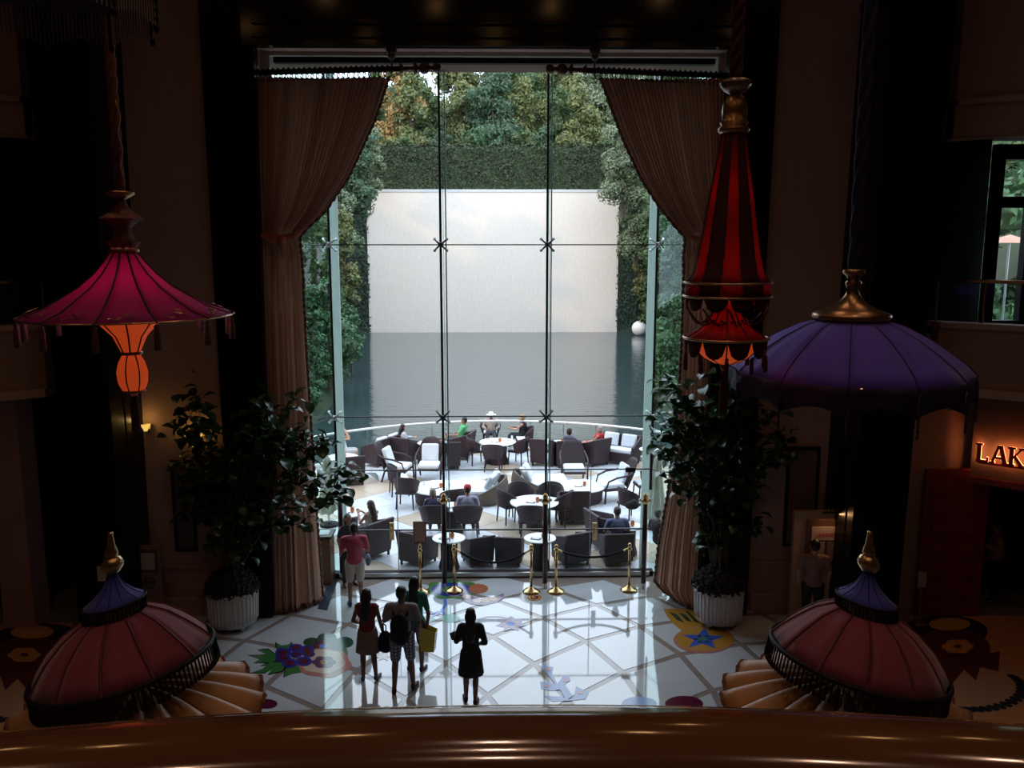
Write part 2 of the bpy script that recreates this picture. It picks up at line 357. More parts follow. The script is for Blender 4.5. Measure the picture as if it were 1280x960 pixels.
# brown sleeve posts with brass ball tops, standing in front of the glass
for k, (px, yb, lb) in enumerate(((428, 722, 'brown metal post with brass ball top beside the man in pink'), (556, 735, 'brown metal post with brass ball top over the blue floor mosaic'),
                           (681, 735, 'brown metal post with brass ball top between the two middle rope stanchions'), (804, 735, 'brown metal post with brass ball top at the right end of the window'))):
    b = at(px, yb, z=0); t = empty('window_post', b, 0, lb, 'post', 'posts along the window')
    MB().cone((0, 0, 0), .035, (0, 0, .18), .02, 8).build('foot', steel, t); MB().cone((0, 0, .12), .055, (0, 0, 1.95), .055, 12).build('shaft', mat('oxblood', (.035, .008, .008), .3), t, True)
    m_ = MB(); m_.lathe([(.05, 1.9), (.09, 1.95), (.1, 2.0), (.05, 2.03), (.06, 2.06), (.055, 2.1), (.0, 2.15)], 12); m_.build('ball_top', brass, t, True)
    m_ = MB(); m_.sphere((-.11, 0, 1.99), .04, 8); m_.sphere((.11, 0, 1.99), .04, 8); m_.build('ball', mat('pearl', (.7, .7, .7), .3), t, True)
# ------------------------------------------------------------------ curtains
fab = mat('curtain_fabric', (.50, .27, .19), .85, noise=.25, ns=3, trans=.10, stretch=(6, 6, .2))
fringe = mat('fringe_brown', (.16, .10, .08), .9, noise=.6, ns=30)
def curtain(outer, inner, tie, label, sgn):
    # outer, inner: list of (px, py); interpolated in y
    def ip(L, y):
        for (x0, y0), (x1, y1) in zip(L, L[1:]):
            if y <= y1: return x0+(x1-x0)*(y-y0)/(y1-y0)
        return L[-1][0]
    y0 = 98; rt = empty('curtain', (at(outer[0][0], y0, Y=17.1).x, 17.1, at(600, y0, Y=17.1).z), 0, label, 'curtain')
    bx = rt.location.copy()
    zT = at(600, y0, Y=17.1).z; yb = 762
    nf = 30
    def fn(u, v):
        py = y0+(yb-y0)*v; z = at(600, py, Y=17.1).z
        z = max(.02, z)
        xo = at(ip(outer, py), py, Y=17.1).x; xi = at(ip(inner, py), py, Y=17.1).x
        W_ = abs(xi-xo); g = abs(z-zTie); amp = .03+.07*min(1, W_/2.5)*(.6+.4*v)+.05*max(0, v-.45)
        s_ = min(1, max(0, (v-.28)/.16)); s_ = s_*s_*(3-2*s_); ph = 2*pi*u*(nf*(1-s_)+9*s_); wob = .35*sin(u*23+sgn)+.2*sin(u*51)
        Yv = 17.08-amp*sin(ph+wob*4)-.05*sin(u*9)+ (max(0, u-.5)*(1.6 if v > .5 else 0)*max(0, v-.5)*1.6)
        return (xo+(xi-xo)*u+.25*W_/nf*sin(2*(ph+wob*4))*.3-bx.x, Yv-bx.y, z-bx.z)
    zTie = at(600, tie[1], Y=17.1).z
    m_ = MB(); m_.grid(fn, 300, 60); m_.build('drape', fab, rt, True, fix=False)
    edge = [Vector(fn(1, v/60)) for v in range(61)]
    m_ = MB(); pts = []
    for i in range(len(edge)-1):
        for k in range(4):
            p = edge[i].lerp(edge[i+1], k/4); pts.append(p)
    m_.tube([p+Vector((-.0, -.04, 0)) for p in pts], .03, 6, rs=[.028+.014*sin(i*2.1) for i in range(len(pts))]); m_.build('edge_fringe', fringe, rt)
    bt = [Vector(fn(i/120, 1)) for i in range(121)]; m_ = MB(); m_.tube([p+Vector((0, -.01, .02)) for p in bt], .04, 6, rs=[.035+.012*sin(i*1.9) for i in range(121)]); m_.build('hem_fringe', fringe, rt)
    tp = at(tie[0], tie[1], Y=17.0); xo = at(ip(outer, tie[1]), tie[1], Y=17).x
    m_ = MB(); pts = [(xo+(tp.x-xo)*k/10-bx.x, -.16-.05*sin(pi*k/10), tp.z-bx.z-.06*sin(pi*k/10)) for k in range(11)]
    m_.tube(pts, .06, 8); m_.sphere((pts[4][0], -.25, pts[4][2]), .13, 10, (1.1, .6, .8)); m_.sphere((pts[6][0], -.26, pts[6][2]-.05), .1, 10); m_.build('tieback', mat('tie_fabric', (.40, .12, .05), .7, noise=.4, ns=12), rt, True)
    return rt
curtain([(321, 98), (326, 255), (331, 450), (336, 600), (338, 765)], [(487, 98), (470, 150), (437, 222), (405, 268), (376, 294), (380, 330), (386, 500), (391, 640), (397, 765)], (372, 294), 'tall peach curtain tied back on the left side of the big window', 1)
curtain([(909, 98), (905, 255), (899, 450), (882, 600), (872, 765)], [(749, 98), (775, 170), (800, 225), (826, 264), (854, 297), (853, 330), (848, 500), (838, 620), (827, 690), (823, 742), (842, 760), (850, 765)], (862, 297), 'tall peach curtain tied back on the right side of the big window', -1)
def rod(xa, xb, ya, yb_, tip, label, bracket):
    a = at(xa, ya, Y=17.05); b = at(xb, yb_, Y=17.05); rt = empty('curtain_rod', a, 0, label, 'curtain rod'); b = b-a; d = b.normalized()
    MB().cone((0, 0, 0), .05, b, .05, 10).build('rod', dmetal, rt, True)
    m_ = MB()
    for t, r in ((.0, .11), (.12, .05), (.26, .13), (.30, .05), (.42, .11), (.55, .05)): m_.cone(b+d*t, r, b+d*(t+.06), r*.6, 10)
    m_.cone(b, .04, b+d*.7, .04, 8); m_.sphere(b+d*.45, .11, 10); m_.sphere(b+d*.68, .09, 10); m_.build('finial', mat('finial_wood', (.10, .03, .02), .35), rt, True)
    N = 26; L = b.length
    for k in range(N):
        p = d*(L*(.02+.93*k/N)) if tip > 0 else d*(L*(.02+.93*k/N))
        mm = MB(); pts = [(p.x+.07*cos(t), .0+.02*sin(t), p.z-.085+.07*sin(t)) for t in [2*pi*i/14 for i in range(14)]]; mm.tube(pts, .011, 5, closed=True); mm.build('ring', dmetal, rt)
        mm = MB(); mm.sphere((p.x, 0, p.z+.05), .03, 6); mm.build('ring_top', dmetal, rt)
    q = at(bracket, ya, Y=17.05)-a; mm = MB(); mm.cone((q.x, 0, q.z), .02, (q.x, -.05, wt-a.z), .02, 6); mm.sphere((q.x, -.03, wt-a.z-.12), .08, 8); mm.sphere((q.x, -.03, wt-a.z-.02), .11, 8); mm.build('hanger', mat('finial_wood', (.1, .03, .02)), rt, True)
rod(318, 500, 91, 86, 1, 'dark curtain rod with turned finial above the left curtain', 490)
rod(911, 733, 95, 88, -1, 'dark curtain rod with turned finial above the right curtain', 743)
# ------------------------------------------------------------------ terrace
TC = (.1, 22.3); TR = 8.75
ter_base = MB()
arc = [(TC[0]+TR*sin(t), TC[1]+TR*cos(t)) for t in [R(-112)+R(224)*k/48 for k in range(49)]]
pl = [(-8.0, 19.15)]+arc+[(8.2, 19.15)]
pl = [p for p in pl if p[1] >= 19.14]
tb = MB().poly(pl, -.6, -.012); terrace = struct('trim_12', tb, mat('grout_stone', (.32, .31, .29), .6))
tA = mat('pale_paver', (.66, .70, .74), .28, noise=.15, ns=1.5); tB = mat('sand_paver', (.52, .43, .33), .3, noise=.2, ns=1.5)
hx, hy = .78, .78
for i in range(-12, 13):
    for j in range(0, 18):
        if (i+j) % 2: continue
        cx, cy = .3+i*hx, 19.2+j*hy; g = .985
        q = [(cx+hx*g, cy), (cx, cy+hy*g), (cx-hx*g, cy), (cx, cy-hy*g)]
        q = clip_poly(q, -8, 8.2, 19.15, 32)
        if len(q) < 3: continue
        mxd = max(math.hypot(a[0]-TC[0], a[1]-TC[1]) for a in q)
        if mxd > TR+.0:
            q2 = []
            for (x, y) in q:
                d_ = math.hypot(x-TC[0], y-TC[1])
                if d_ > TR-.02: s_ = (TR-.02)/d_; x = TC[0]+(x-TC[0])*s_; y = TC[1]+(y-TC[1])*s_
                q2.append((x, y))
            cd = math.hypot(cx-TC[0], cy-TC[1])
            if cd > TR+.2: continue
            q = q2
        MB().poly(q, -.03, 0).build('paver', tB if random.random() < .38 else tA, terrace)
# curb + glass balustrade on the arc
al = [t for t in [R(-78)+R(156)*k/40 for k in range(41)]]
def apt(t, r, z): return (TC[0]+r*sin(t), TC[1]+r*cos(t), z)
m_ = MB()
for a, b in zip(al, al[1:]):
    m_.add([apt(a, TR-.15, 0), apt(b, TR-.15, 0), apt(b, TR+.05, 0), apt(a, TR+.05, 0), apt(a, TR-.15, .14), apt(b, TR-.15, .14), apt(b, TR+.05, .14), apt(a, TR+.05, .14)], [(0, 3, 2, 1), (4, 5, 6, 7), (0, 1, 5, 4), (1, 2, 6, 5), (2, 3, 7, 6), (3, 0, 4, 7)])
m_.build('kerb', mat('pale_stone', (.62, .63, .62), .5), terrace)
rl = empty('terrace_railing', (TC[0], TC[1]+TR, 0), 0, 'curved glass railing with pale handrail between terrace and lake', 'railing')
off = Vector((TC[0], TC[1]+TR, 0))
MB().tube([Vector(apt(t, TR-.05, 1.08))-off for t in al], .045, 8).build('handrail', mat('pale_rail', (.72, .72, .70), .35), rl, True)
for a, b in list(zip(al, al[1:]))[::2]:
    b2 = a+(b-a)*2*.985; m_ = MB(); m_.add([Vector(apt(t, TR-.05, z))-off for t, z in ((a, .15), (b2, .15), (b2, 1.04), (a, 1.04))], [(0, 1, 2, 3)]); m_.build('glass_panel', RAILGLASS, rl, fix=False)
    MB().cone(Vector(apt(a, TR-.05, .1))-off, .012, Vector(apt(a, TR-.05, 1.06))-off, .012, 6).build('post', steel, rl)
# ------------------------------------------------------------------ lake, banks, waterfall wall
wat = bpy.data.materials.new('lake_water'); wat.use_nodes = True
n = wat.node_tree; b = n.nodes['Principled BSDF']; b.inputs['Base Color'].default_value = (.035, .055, .06, 1); b.inputs['Roughness'].default_value = .06; b.inputs['IOR'].default_value = 1.6; b.inputs['Specular IOR Level'].default_value = .8
t = n.nodes.new('ShaderNodeTexCoord'); mp = n.nodes.new('ShaderNodeMapping'); mp.inputs['Scale'].default_value = (.5, 1.6, 1); x = n.nodes.new('ShaderNodeTexNoise'); x.inputs['Scale'].default_value = 3.0; x.inputs['Detail'].default_value = 3
bn = n.nodes.new('ShaderNodeBump'); bn.inputs['Strength'].default_value = .22; bn.inputs['Distance'].default_value = .08
n.links.new(t.outputs['Object'], mp.inputs[0]); n.links.new(mp.outputs[0], x.inputs['Vector']); n.links.new(x.outputs['Fac'], bn.inputs['Height']); n.links.new(bn.outputs[0], b.inputs['Normal'])
lk = MB().bb((-19, 19.3, -1.0), (19, 76.99, -.5)).build('lake', wat); tag(lk, 'dark rippled lake reflecting the pale waterfall wall', 'lake')
WY = 77.
wl0 = at(462, 415, Y=WY).x; wl1 = at(771, 415, Y=WY).x; wz = at(600, 238.5, Y=WY).z
wf = empty('waterfall_wall', ((wl0+wl1)/2, WY, -.6), 0, 'large pale textured waterfall wall rising from the far end of the lake', 'wall')
wallm = mat('waterfall_stone', (.85, .755, .67), .8, noise=.13, ns=5, bump=.6, bs=10, stretch=(1, 1, .5))
hw = (wl1-wl0)/2; nP = 7
for k in range(nP):
    a = -hw+2*hw*k/nP; b_ = -hw+2*hw*(k+1)/nP
    MB().bb((a+.002, 0, 0), (b_-.002, .6, wz+.5)).build('panel', wallm, wf)
MB().bb((-hw-.1, -.05, wz+.5), (hw+.1, .8, wz+.72)).build('coping', mat('pale_stone', (.62, .63, .62)), wf)
# ground behind
grm = mat('earth_green', (.03, .045, .02), .95, noise=.5, ns=.5)
gm = MB(); gm.bb((-60, 77.7, -1), (60, 84, wz-.4))
gm.grid(lambda u, v: (-70+140*u, 80+60*v, wz-.6+10*v+1.2*sin(u*17+v*5)), 30, 12)
struct('trim_13', gm, grm)
for sgn in (-1, 1):
    g2 = MB(); g2.grid(lambda u, v: (sgn*(7.9+5.8*max(0, v-.28)/.72+u*30), 31+46.5*v, -.6+min(1, u*7)*(1.2)+u*16+v*u*14), 24, 24)
    g2.grid(lambda u, v: (sgn*(8.3+u*30), 19.4+12*v, -.6+min(1, u*9)*.8+u*8), 16, 8)
    struct('trim_14' if sgn < 0 else 'trim_15', g2, grm)
# ------------------------------------------------------------------ foliage
def leafmat(name, col, v=.55): return mat(name, col, .7, noise=v, ns=.35, trans=.15)
LM = [leafmat('leaf_dark', (.05, .085, .035)), leafmat('leaf_mid', (.085, .14, .045)), leafmat('leaf_olive', (.17, .185, .06)), leafmat('leaf_blue', (.07, .13, .07)), leafmat('leaf_pale', (.20, .25, .14)), leafmat('leaf_painted_sun', (.42, .26, .08)), leafmat('leaf_ivy', (.045, .075, .05)), leafmat('leaf_bright', (.075, .17, .075))]  # the gold leaf tone has warm low sunlight painted in
bark = mat('bark', (.09, .065, .045), .9, noise=.4, ns=5)
def cards(P, Nn, size, jit=.9):
    n = len(P); N2 = Nn+rng.normal(0, jit*.5, (n, 3)); N2 /= np.linalg.norm(N2, axis=1)[:, None]+1e-9
    r = rng.normal(0, 1, (n, 3)); a = np.cross(N2, r); a /= np.linalg.norm(a, axis=1)[:, None]+1e-9; b = np.cross(N2, a)
    s = (size*(.6+.8*rng.random(n)))[:, None]; a = a*s; b = b*s*.62
    V = np.stack([P-a, P-b*.9+a*.1, P+a, P+b*.9+a*.1], 1).reshape(-1, 3); return V
def cardmesh(name, V, m, parent=None, kind=None):
    nq = len(V)//4; me = bpy.data.meshes.new(name); me.vertices.add(len(V)); me.vertices.foreach_set('co', V.astype(np.float32).ravel())
    me.loops.add(len(V)); me.loops.foreach_set('vertex_index', np.arange(len(V), dtype=np.int32)); me.polygons.add(nq); me.polygons.foreach_set('loop_start', np.arange(0, len(V), 4, dtype=np.int32))
    me.update(calc_edges=True); me.materials.append(m); o = bpy.data.objects.new(name, me); C.objects.link(o)
    if parent: o.parent = parent
    if kind: o['kind'] = kind
    return o
def blobs(blist, per, size):
    Vs = []
    for (c, r) in blist:
        n = int(per*(r[0]*r[2])**.5) if per < 0 else int(per*(r[0]*r[2]+r[0]*r[1]))
        d = rng.normal(0, 1, (n, 3)); d /= np.linalg.norm(d, axis=1)[:, None]
        rad = .62+.42*rng.random(n)**.6; P_ = np.array(c)+d*np.array(r)*rad[:, None]; Vs.append(cards(P_, d, np.full(n, size)))
    return np.concatenate(Vs)
def tree(loc, h, w_, m, label, cat='tree', kind_='round', size=.3, per=55, group=None, nb=16, name='tree', low=.15, core=None):
    t_ = empty(name, loc, 0, label, cat, group); rs = random.Random(hash((round(loc[0], 2), round(loc[1], 2))) & 0xffff)
    th = h*.8; lean = rs.uniform(-.03, .03)*h
    MB().tube([(0, 0, -.3), (lean*.3, 0, th*.4), (lean, 0, th)], .1, 6, rs=[.022*h, .016*h, .006*h]).build('trunk', bark, t_)
    bl = []
    for k in range(nb):
        v = low+(1-low)*k/(nb-1)
        if kind_ == 'cone': rr = w_*.5*(1-v*.82)
        else: rr = w_*.5*(.45+.75*sin(pi*min(1, .12+v*.86)))*.9
        a = rs.random()*6.28; q = rs.random()**.5*.7
        s = (.30+.18*rs.random())*w_*(.55 if kind_ == 'cone' else .62)*(1.1-.4*v)
        bl.append(((lean*v+cos(a)*rr*q, sin(a)*rr*q, h*v-s*.3), (s, s, s*.8)))
    cardmesh('foliage', blobs(bl, per, size), m, t_)
    cm = MB(); 
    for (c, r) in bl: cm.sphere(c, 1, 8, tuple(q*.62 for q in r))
    cm.build('inner_shade_core', LM[0] if core is None else core, t_)  # dark core paints in the shade inside the crown
    return t_
def hedge_box(name, loc, d, m, size, dens, label, cat='hedge', rough=.25):
    t_ = empty(name, loc, 0, label, cat); MB().box((0, 0, d[2]/2), (d[0]-.3, d[1]-.3, d[2]-.2)).build('inner_shade_core', LM[0], t_)  # dark core box paints shade in behind the hedge leaves
    A = [(d[0]*d[2], 0), (d[1]*d[2], 1), (d[1]*d[2], 2), (d[0]*d[1], 3)]; Ps = []; Ns = []
    for ar, k in A:
        n = int(ar*dens); u = rng.random(n)-.5; v = rng.random(n)
        bu = rough*(np.sin(u*d[0]*2.1+v*5)*np.cos(v*d[2]*1.7)*.5)+rng.normal(0, rough*.35, n)
        if k == 0: P_ = np.stack([u*d[0], -d[1]/2-bu, v*d[2]], 1); N_ = np.tile([0, -1, .2], (n, 1))
        elif k in (1, 2): sg = 1 if k == 1 else -1; P_ = np.stack([sg*(d[0]/2+bu), u*d[1], v*d[2]], 1); N_ = np.tile([sg, 0, .2], (n, 1))
        else: P_ = np.stack([u*d[0], (v-.5)*d[1], d[2]+bu+.1], 1); N_ = np.tile([0, 0, 1], (n, 1))
        Ps.append(P_); Ns.append(N_.astype(float))
    P_ = np.concatenate(Ps); N_ = np.concatenate(Ns); cardmesh('foliage', cards(P_, N_, np.full(len(P_), size)), m, t_); return t_
hz0 = wz+.13; hz1 = at(600, 184, Y=78.3).z
hl = at(468, 215, Y=78).x; hr = at(765, 215, Y=78).x
hedge_box('clipped_hedge', ((hl+hr)/2, 79.0, hz0), (hr-hl+1.4, 2.4, hz1-hz0), mat('leaf_hedge', (.038, .058, .020), .7, noise=.6, ns=1.5, trans=.1), .13, 90, 'long dark clipped hedge standing along the top of the waterfall wall')
for sgn, x0, x1, lb in ((-1, at(437, 400, Y=WY).x, wl0+.1, 'tall column of ivy on the left edge of the waterfall wall'), (1, wl1-.1, at(797, 400, Y=WY).x, 'tall column of ivy on the right edge of the waterfall wall')):
    hedge_box('ivy_column', ((x0+x1)/2, WY+.52, -.5), (abs(x1-x0), 1.0, wz+.4), LM[6], .13, 75, lb, 'ivy', .12)
# trees on the hill behind: (px centre, py top, py base, width px, depth, material, shape, label)
TB = [(350, 118, 220, 90, 88, 2, 'round', 'olive tree behind the upper part of the left curtain'), (415, 118, 215, 60, 90, 4, 'round', 'pale green tree showing just inside the left curtain'),
 (495, 88, 215, 62, 86, 5, 'round', 'golden sunlit tree left of the leftmost mullion behind the hedge'), (515, 84, 205, 52, 84, 2, 'cone', 'olive conifer just left of the second mullion above the hedge'),
 (474, 78, 190, 36, 96, 1, 'cone', 'slender distant conifer behind the golden tree'), (540, 112, 200, 40, 92, 1, 'round', 'dark green tree behind the left mullion above the hedge'),
 (575, 105, 200, 48, 88, 2, 'round', 'small olive tree right of the left mullion above the hedge'), (585, 78, 190, 46, 97, 2, 'cone', 'tall thin olive conifer against the white sky gap'),
 (618, 90, 200, 64, 86, 3, 'round', 'rounded blue-green tree in the middle above the hedge'), (612, 68, 190, 60, 98, 2, 'round', 'tall olive tree behind the rounded blue-green tree'),
 (655, 100, 200, 48, 87, 2, 'cone', 'olive conifer left of the right mullion above the hedge'), (655, 66, 190, 66, 99, 1, 'round', 'broad mid green tree at the skyline left of the right mullion'),
 (705, 68, 195, 60, 96, 2, 'round', 'broad olive tree at the skyline right of the right mullion'), (700, 112, 205, 50, 88, 1, 'round', 'dark green tree just right of the right mullion'),
 (727, 110, 210, 50, 85, 2, 'round', 'olive tree above the right end of the hedge'), (745, 66, 210, 64, 94, 4, 'round', 'pale green tree at the skyline beside the right curtain'),
 (775, 75, 230, 80, 90, 4, 'round', 'pale green tree hidden partly by the right curtain top'), (840, 60, 230, 90, 90, 1, 'round', 'green tree behind the right curtain'),
 (900, 60, 230, 90, 90, 2, 'round', 'olive tree behind the far right of the right curtain')]
for px, y0_, y1_, wp, Y, mi, kd, lb in TB:
    b = at(px, y1_, Y=Y); tp = at(px, y0_, Y=Y); tree((b.x, Y, b.z), tp.z-b.z, wp*Y/F*1.25, LM[mi], lb, kind_=kd, size=.17, per=105)
ORD = 'first second third fourth fifth sixth seventh eighth ninth tenth eleventh twelfth'.split()
# a far row closing the skyline
for k, px in enumerate((380, 440, 505, 570, 640, 700, 760, 830)):
    b = at(px, 190, Y=108); tp = at(px, (120, 118, 92, 84, 62, 72, 50, 60)[k], Y=108); tree((b.x, 108, b.z), tp.z-b.z, 9.5, LM[(1, 2, 1, 2)[k % 4]], 'far skyline tree, %s from the left in the rearmost row' % ORD[k], size=.22, per=60, group='rearmost trees on the hill')
# low shrubs right behind the hedge
for px, y0_, mi in ((480, 170, 2), (505, 172, 1), (530, 174, 2), (555, 166, 3), (580, 172, 1), (605, 162, 7), (630, 160, 3), (655, 166, 1), (680, 158, 3), (705, 168, 2), (730, 176, 2), (752, 178, 1)):
    b = at(px, 192, Y=81.5); tp = at(px, y0_, Y=81.5); tree((b.x, 81.5, b.z-.6), tp.z-b.z+.6, 3.4, LM[mi], 'green bush above the clipped hedge, %s from the left of twelve' % ORD.pop(0), 'bush', size=.14, per=130, nb=7, name='bush', group='bushes behind the clipped hedge')
# trees on both banks
SB = [(448, 165, 260, 56, 70, 3, 'round', 'blue-green tree hanging over the top left corner of the waterfall wall'), (462, 150, 250, 36, 74, 4, 'round', 'pale tree at the top left corner of the waterfall wall'), (425, 235, 310, 50, 64, 4, 'round', 'pale bushy tree left of the ivy column'),
 (432, 265, 380, 44, 60, 2, 'cone', 'olive conifer beside the left ivy column'), (398, 210, 420, 44, 56, 1, 'cone', 'dark conifer seen through the left side glass'), (372, 200, 420, 50, 58, 0, 'cone', 'tall dark conifer behind the left curtain edge'),
 (412, 350, 470, 70, 44, 7, 'round', 'bright green shrub on the left bank by the pale column'), (440, 385, 450, 34, 52, 7, 'round', 'small bright shrub at the waterline beside the left ivy'), (392, 390, 500, 40, 40, 7, 'round', 'bright shrub pressed to the left curtain edge'),
 (778, 120, 260, 60, 72, 4, 'round', 'pale feathery tree at the top right corner of the waterfall wall'), (795, 200, 320, 50, 74, 4, 'round', 'pale grey-green tree overhanging the right ivy column'), (808, 270, 385, 36, 75, 2, 'round', 'olive tree right of the right ivy column'),
 (812, 310, 405, 30, 74, 1, 'cone', 'dark green conifer beside the right ivy column low down'), (832, 270, 400, 50, 54, 3, 'cone', 'blue-green conifer seen through the right side glass'), (826, 200, 330, 60, 60, 1, 'round', 'mid green tree above the right pale column'), (865, 150, 420, 70, 60, 1, 'round', 'green tree behind the right curtain tie'),
 (838, 370, 480, 60, 42, 7, 'round', 'bright shrub on the right bank by the curtain edge'), (828, 430, 500, 34, 44, 7, 'round', 'bright shrub at the waterline near the white ball'), (355, 150, 400, 70, 62, 2, 'round', 'green tree behind the left curtain tie')]
for px, y0_, y1_, wp, Y, mi, kd, lb in SB:
    b = at(px, y1_, Y=Y); tp = at(px, y0_, Y=Y); tree((b.x, Y, b.z-.5), tp.z-b.z+.5, wp*Y/F*1.15, LM[mi], lb, kind_=kd, size=.10 if mi == 7 else .12, per=230 if mi == 7 else 170, nb=22)
# back-fill so that banks stay green: dark understorey
for sgn in (-1, 1):
    bl = []
    for k in range(60):
        v = rng.random(); X_ = (10.2+5.8*max(0, v-.2)/.8+rng.random()*5); bl.append(((sgn*X_, 34+43*v, rng.random()**1.3*(9+4*v)-0.2), (1.7, 1.9, 1.6)))
    t_ = empty('thicket', (sgn*13, 50, -.5), 0, 'dark dense undergrowth covering the %s lake bank behind the shrubs' % ('left' if sgn < 0 else 'right'), 'undergrowth'); t_.location = (0, 0, 0)
    cardmesh('foliage', blobs(bl, 22, .26), LM[1], t_); cm = MB(); [cm.sphere(c, 1, 8, tuple(q*.7 for q in r)) for c, r in bl]; cm.build('inner_shade_core', LM[0], t_)  # dark cores paint in the shade within the thicket
# white ball
p = at(799, 419, z=-.5); rb = 9.5*mpp(p.y, -.5)
wb = empty('ball_sculpture', (p.x, p.y, -.5), 0, 'white ball sculpture at the right waterline before the ivy', 'sculpture')
MB().sphere((0, 0, rb*.9), rb, 28).build('ball', mat('white_ball', (.78, .78, .76), .45), wb, True); MB().cone((0, 0, -.2), rb*.5, (0, 0, .1), rb*.45, 14).build('plinth', mat('dark_box', (.02, .02, .025)), wb)
for (px, py), lb_ in zip(((432, 333), (439, 343), (434, 350)), ('topmost', 'middle', 'lowest')):
    a = at(px-6, py+3, Y=66); b = at(px+8, py-4, Y=66); a2 = MB().cone(Vector((0, 0, 0)), .1, b-a, .07, 6).build('fallen_log', mat('pale_wood', (.42, .33, .16), .8), None); a2.location = a
    tag(a2, lb_+' of three pale bare branches left of the left ivy column', 'branch', 'pale branches by the left ivy')
# ------------------------------------------------------------------ terrace furniture
wick = mat('brown_wicker', (.035, .017, .022), .6, noise=.5, ns=60, bump=.5, bs=90)
wick2 = mat('honey_wicker', (.12, .085, .06), .6, noise=.5, ns=50, bump=.5, bs=80)
cush = mat('white_cushion', (.70, .75, .80), .85, noise=.05)
ttop = mat('white_tabletop', (.74, .78, .80), .35)
def rbox(mb_c, d): return MB().box(mb_c, d)
def legs(t, pts, h=.4, r=.022, sp=.03, m=wick):
    for x, y in pts: MB().cone((x*(1+sp/.25), y*(1+sp/.25), 0), r*.8, (x, y, h), r, 7).build('leg', m, t)
def shellgrid(w0, w1, d, z0, hb, hf, a=2.2, flare=.0):
    # curved back shell: sweep an arc open towards +y
    def fn(u, v):
        t = pi+ (u-.5)*2*a*.72; t = -pi/2+(u-.5)*2*a*.72
        k = abs(u-.5)*2; top = hb+(hf-hb)*k**2.2; z = z0+(top-z0)*v; W_ = w0+(w1-w0)*v
        return (W_*cos(t), d*sin(t)*(1+.12*v)-flare*v*(1-k), z)
    return fn
def dining_proto():
    t = empty('dining_chair', (0, 0, 0), 0, '', 'chair', 'wicker dining armchairs on the terrace')
    MB().box((0, 0, .42), (.5, .48, .06)).build('seat', wick, t, bevel=.02)
    MB().box((0, .02, .475), (.44, .42, .05)).build('cushion', cush, t, bevel=.02)
    MB().grid(shellgrid(.26, .33, .27, .42, .84, .66), 18, 4).build('backrest', wick, t, True, solid=.03)
    pts = [shellgrid(.26, .33, .27, .42, .84, .66)(i/18, 1) for i in range(19)]; MB().tube(pts, .02, 6).build('rim', wick, t, True)
    legs(t, [(-.22, .2), (.22, .2), (-.2, -.2), (.2, -.2)]); return t
def club_proto(wd=.72, name='club_chair', cat='chair', hb=.88, grp='boxy wicker club chairs on the terrace'):
    t = empty(name, (0, 0, 0), 0, '', cat, grp)
    MB().box((0, 0, .25), (wd-.08, .6, .3)).build('base', wick, t, bevel=.02)
    MB().box((0, .03, .45), (wd-.2, .52, .12)).build('cushion', cush, t, bevel=.04)
    m = MB(); x0, x1 = wd/2-.05, wd/2+.01
    m.add([(-x0, -.33, .1), (x0, -.33, .1), (x0, -.25, .1), (-x0, -.25, .1), (-x1, -.42, hb-.03), (x1, -.42, hb-.03), (x1, -.34, hb-.03), (-x1, -.34, hb-.03)], [(0, 3, 2, 1), (4, 5, 6, 7), (0, 1, 5, 4), (1, 2, 6, 5), (2, 3, 7, 6), (3, 0, 4, 7)]); m.build('backrest', wick, t, bevel=.02)
    for s in (-1, 1):
        a = s*(wd/2-.07); b = s*(wd/2+.0)
        m = MB(); m.add([(a, -.3, .1), (b, -.3, .1), (b, .33, .1), (a, .33, .1), (a, -.38, hb-.05), (b+s*.01, -.38, hb-.05), (b+s*.02, .34, .62), (a, .34, .62)], [(0, 3, 2, 1), (4, 5, 6, 7), (0, 1, 5, 4), (1, 2, 6, 5), (2, 3, 7, 6), (3, 0, 4, 7)]); m.build('armrest', wick, t, bevel=.02)
    legs(t, [(-wd/2+.07, .28), (wd/2-.07, .28), (-wd/2+.07, -.28), (wd/2-.07, -.28)], .12, .035, 0); return t
def lounge_proto():
    t = empty('lounge_chair', (0, 0, 0), 0, '', 'chair', 'high backed wicker lounge chairs')
    MB().box((0, .05, .33), (.62, .62, .06)).build('seat', wick, t, bevel=.02); MB().box((0, .07, .42), (.58, .58, .13)).build('seat_cushion', cush, t, bevel=.05)
    m = MB(); m.grid(lambda u, v: (.36*sin((u-.5)*2.6)*(1-.55*max(0, v-.55)**1.5*2)*(1), -.22-.30*v-.10*cos((u-.5)*2.6), .36+.72*v*(1-.10*(2*u-1)**2)), 12, 8); m.build('backrest', wick, t, True, solid=.035)
    cu = MB().box((0, 0, 0), (.48, .12, .5)).build('back_cushion', cush, t, bevel=.05); cu.location = (0, -.26, .70); cu.rotation_euler = (R(18), 0, 0)
    for s in (-1, 1):
        MB().tube([(s*.33, -.42, .78), (s*.37, -.25, .70), (s*.38, .05, .67), (s*.37, .28, .58), (s*.35, .34, .36), (s*.35, .36, 0)], .026, 7).build('armrest', wick, t, True)
        MB().cone((s*.30, -.36, 0), .024, (s*.32, -.24, .36), .028, 7).build('leg', wick, t)
    return t
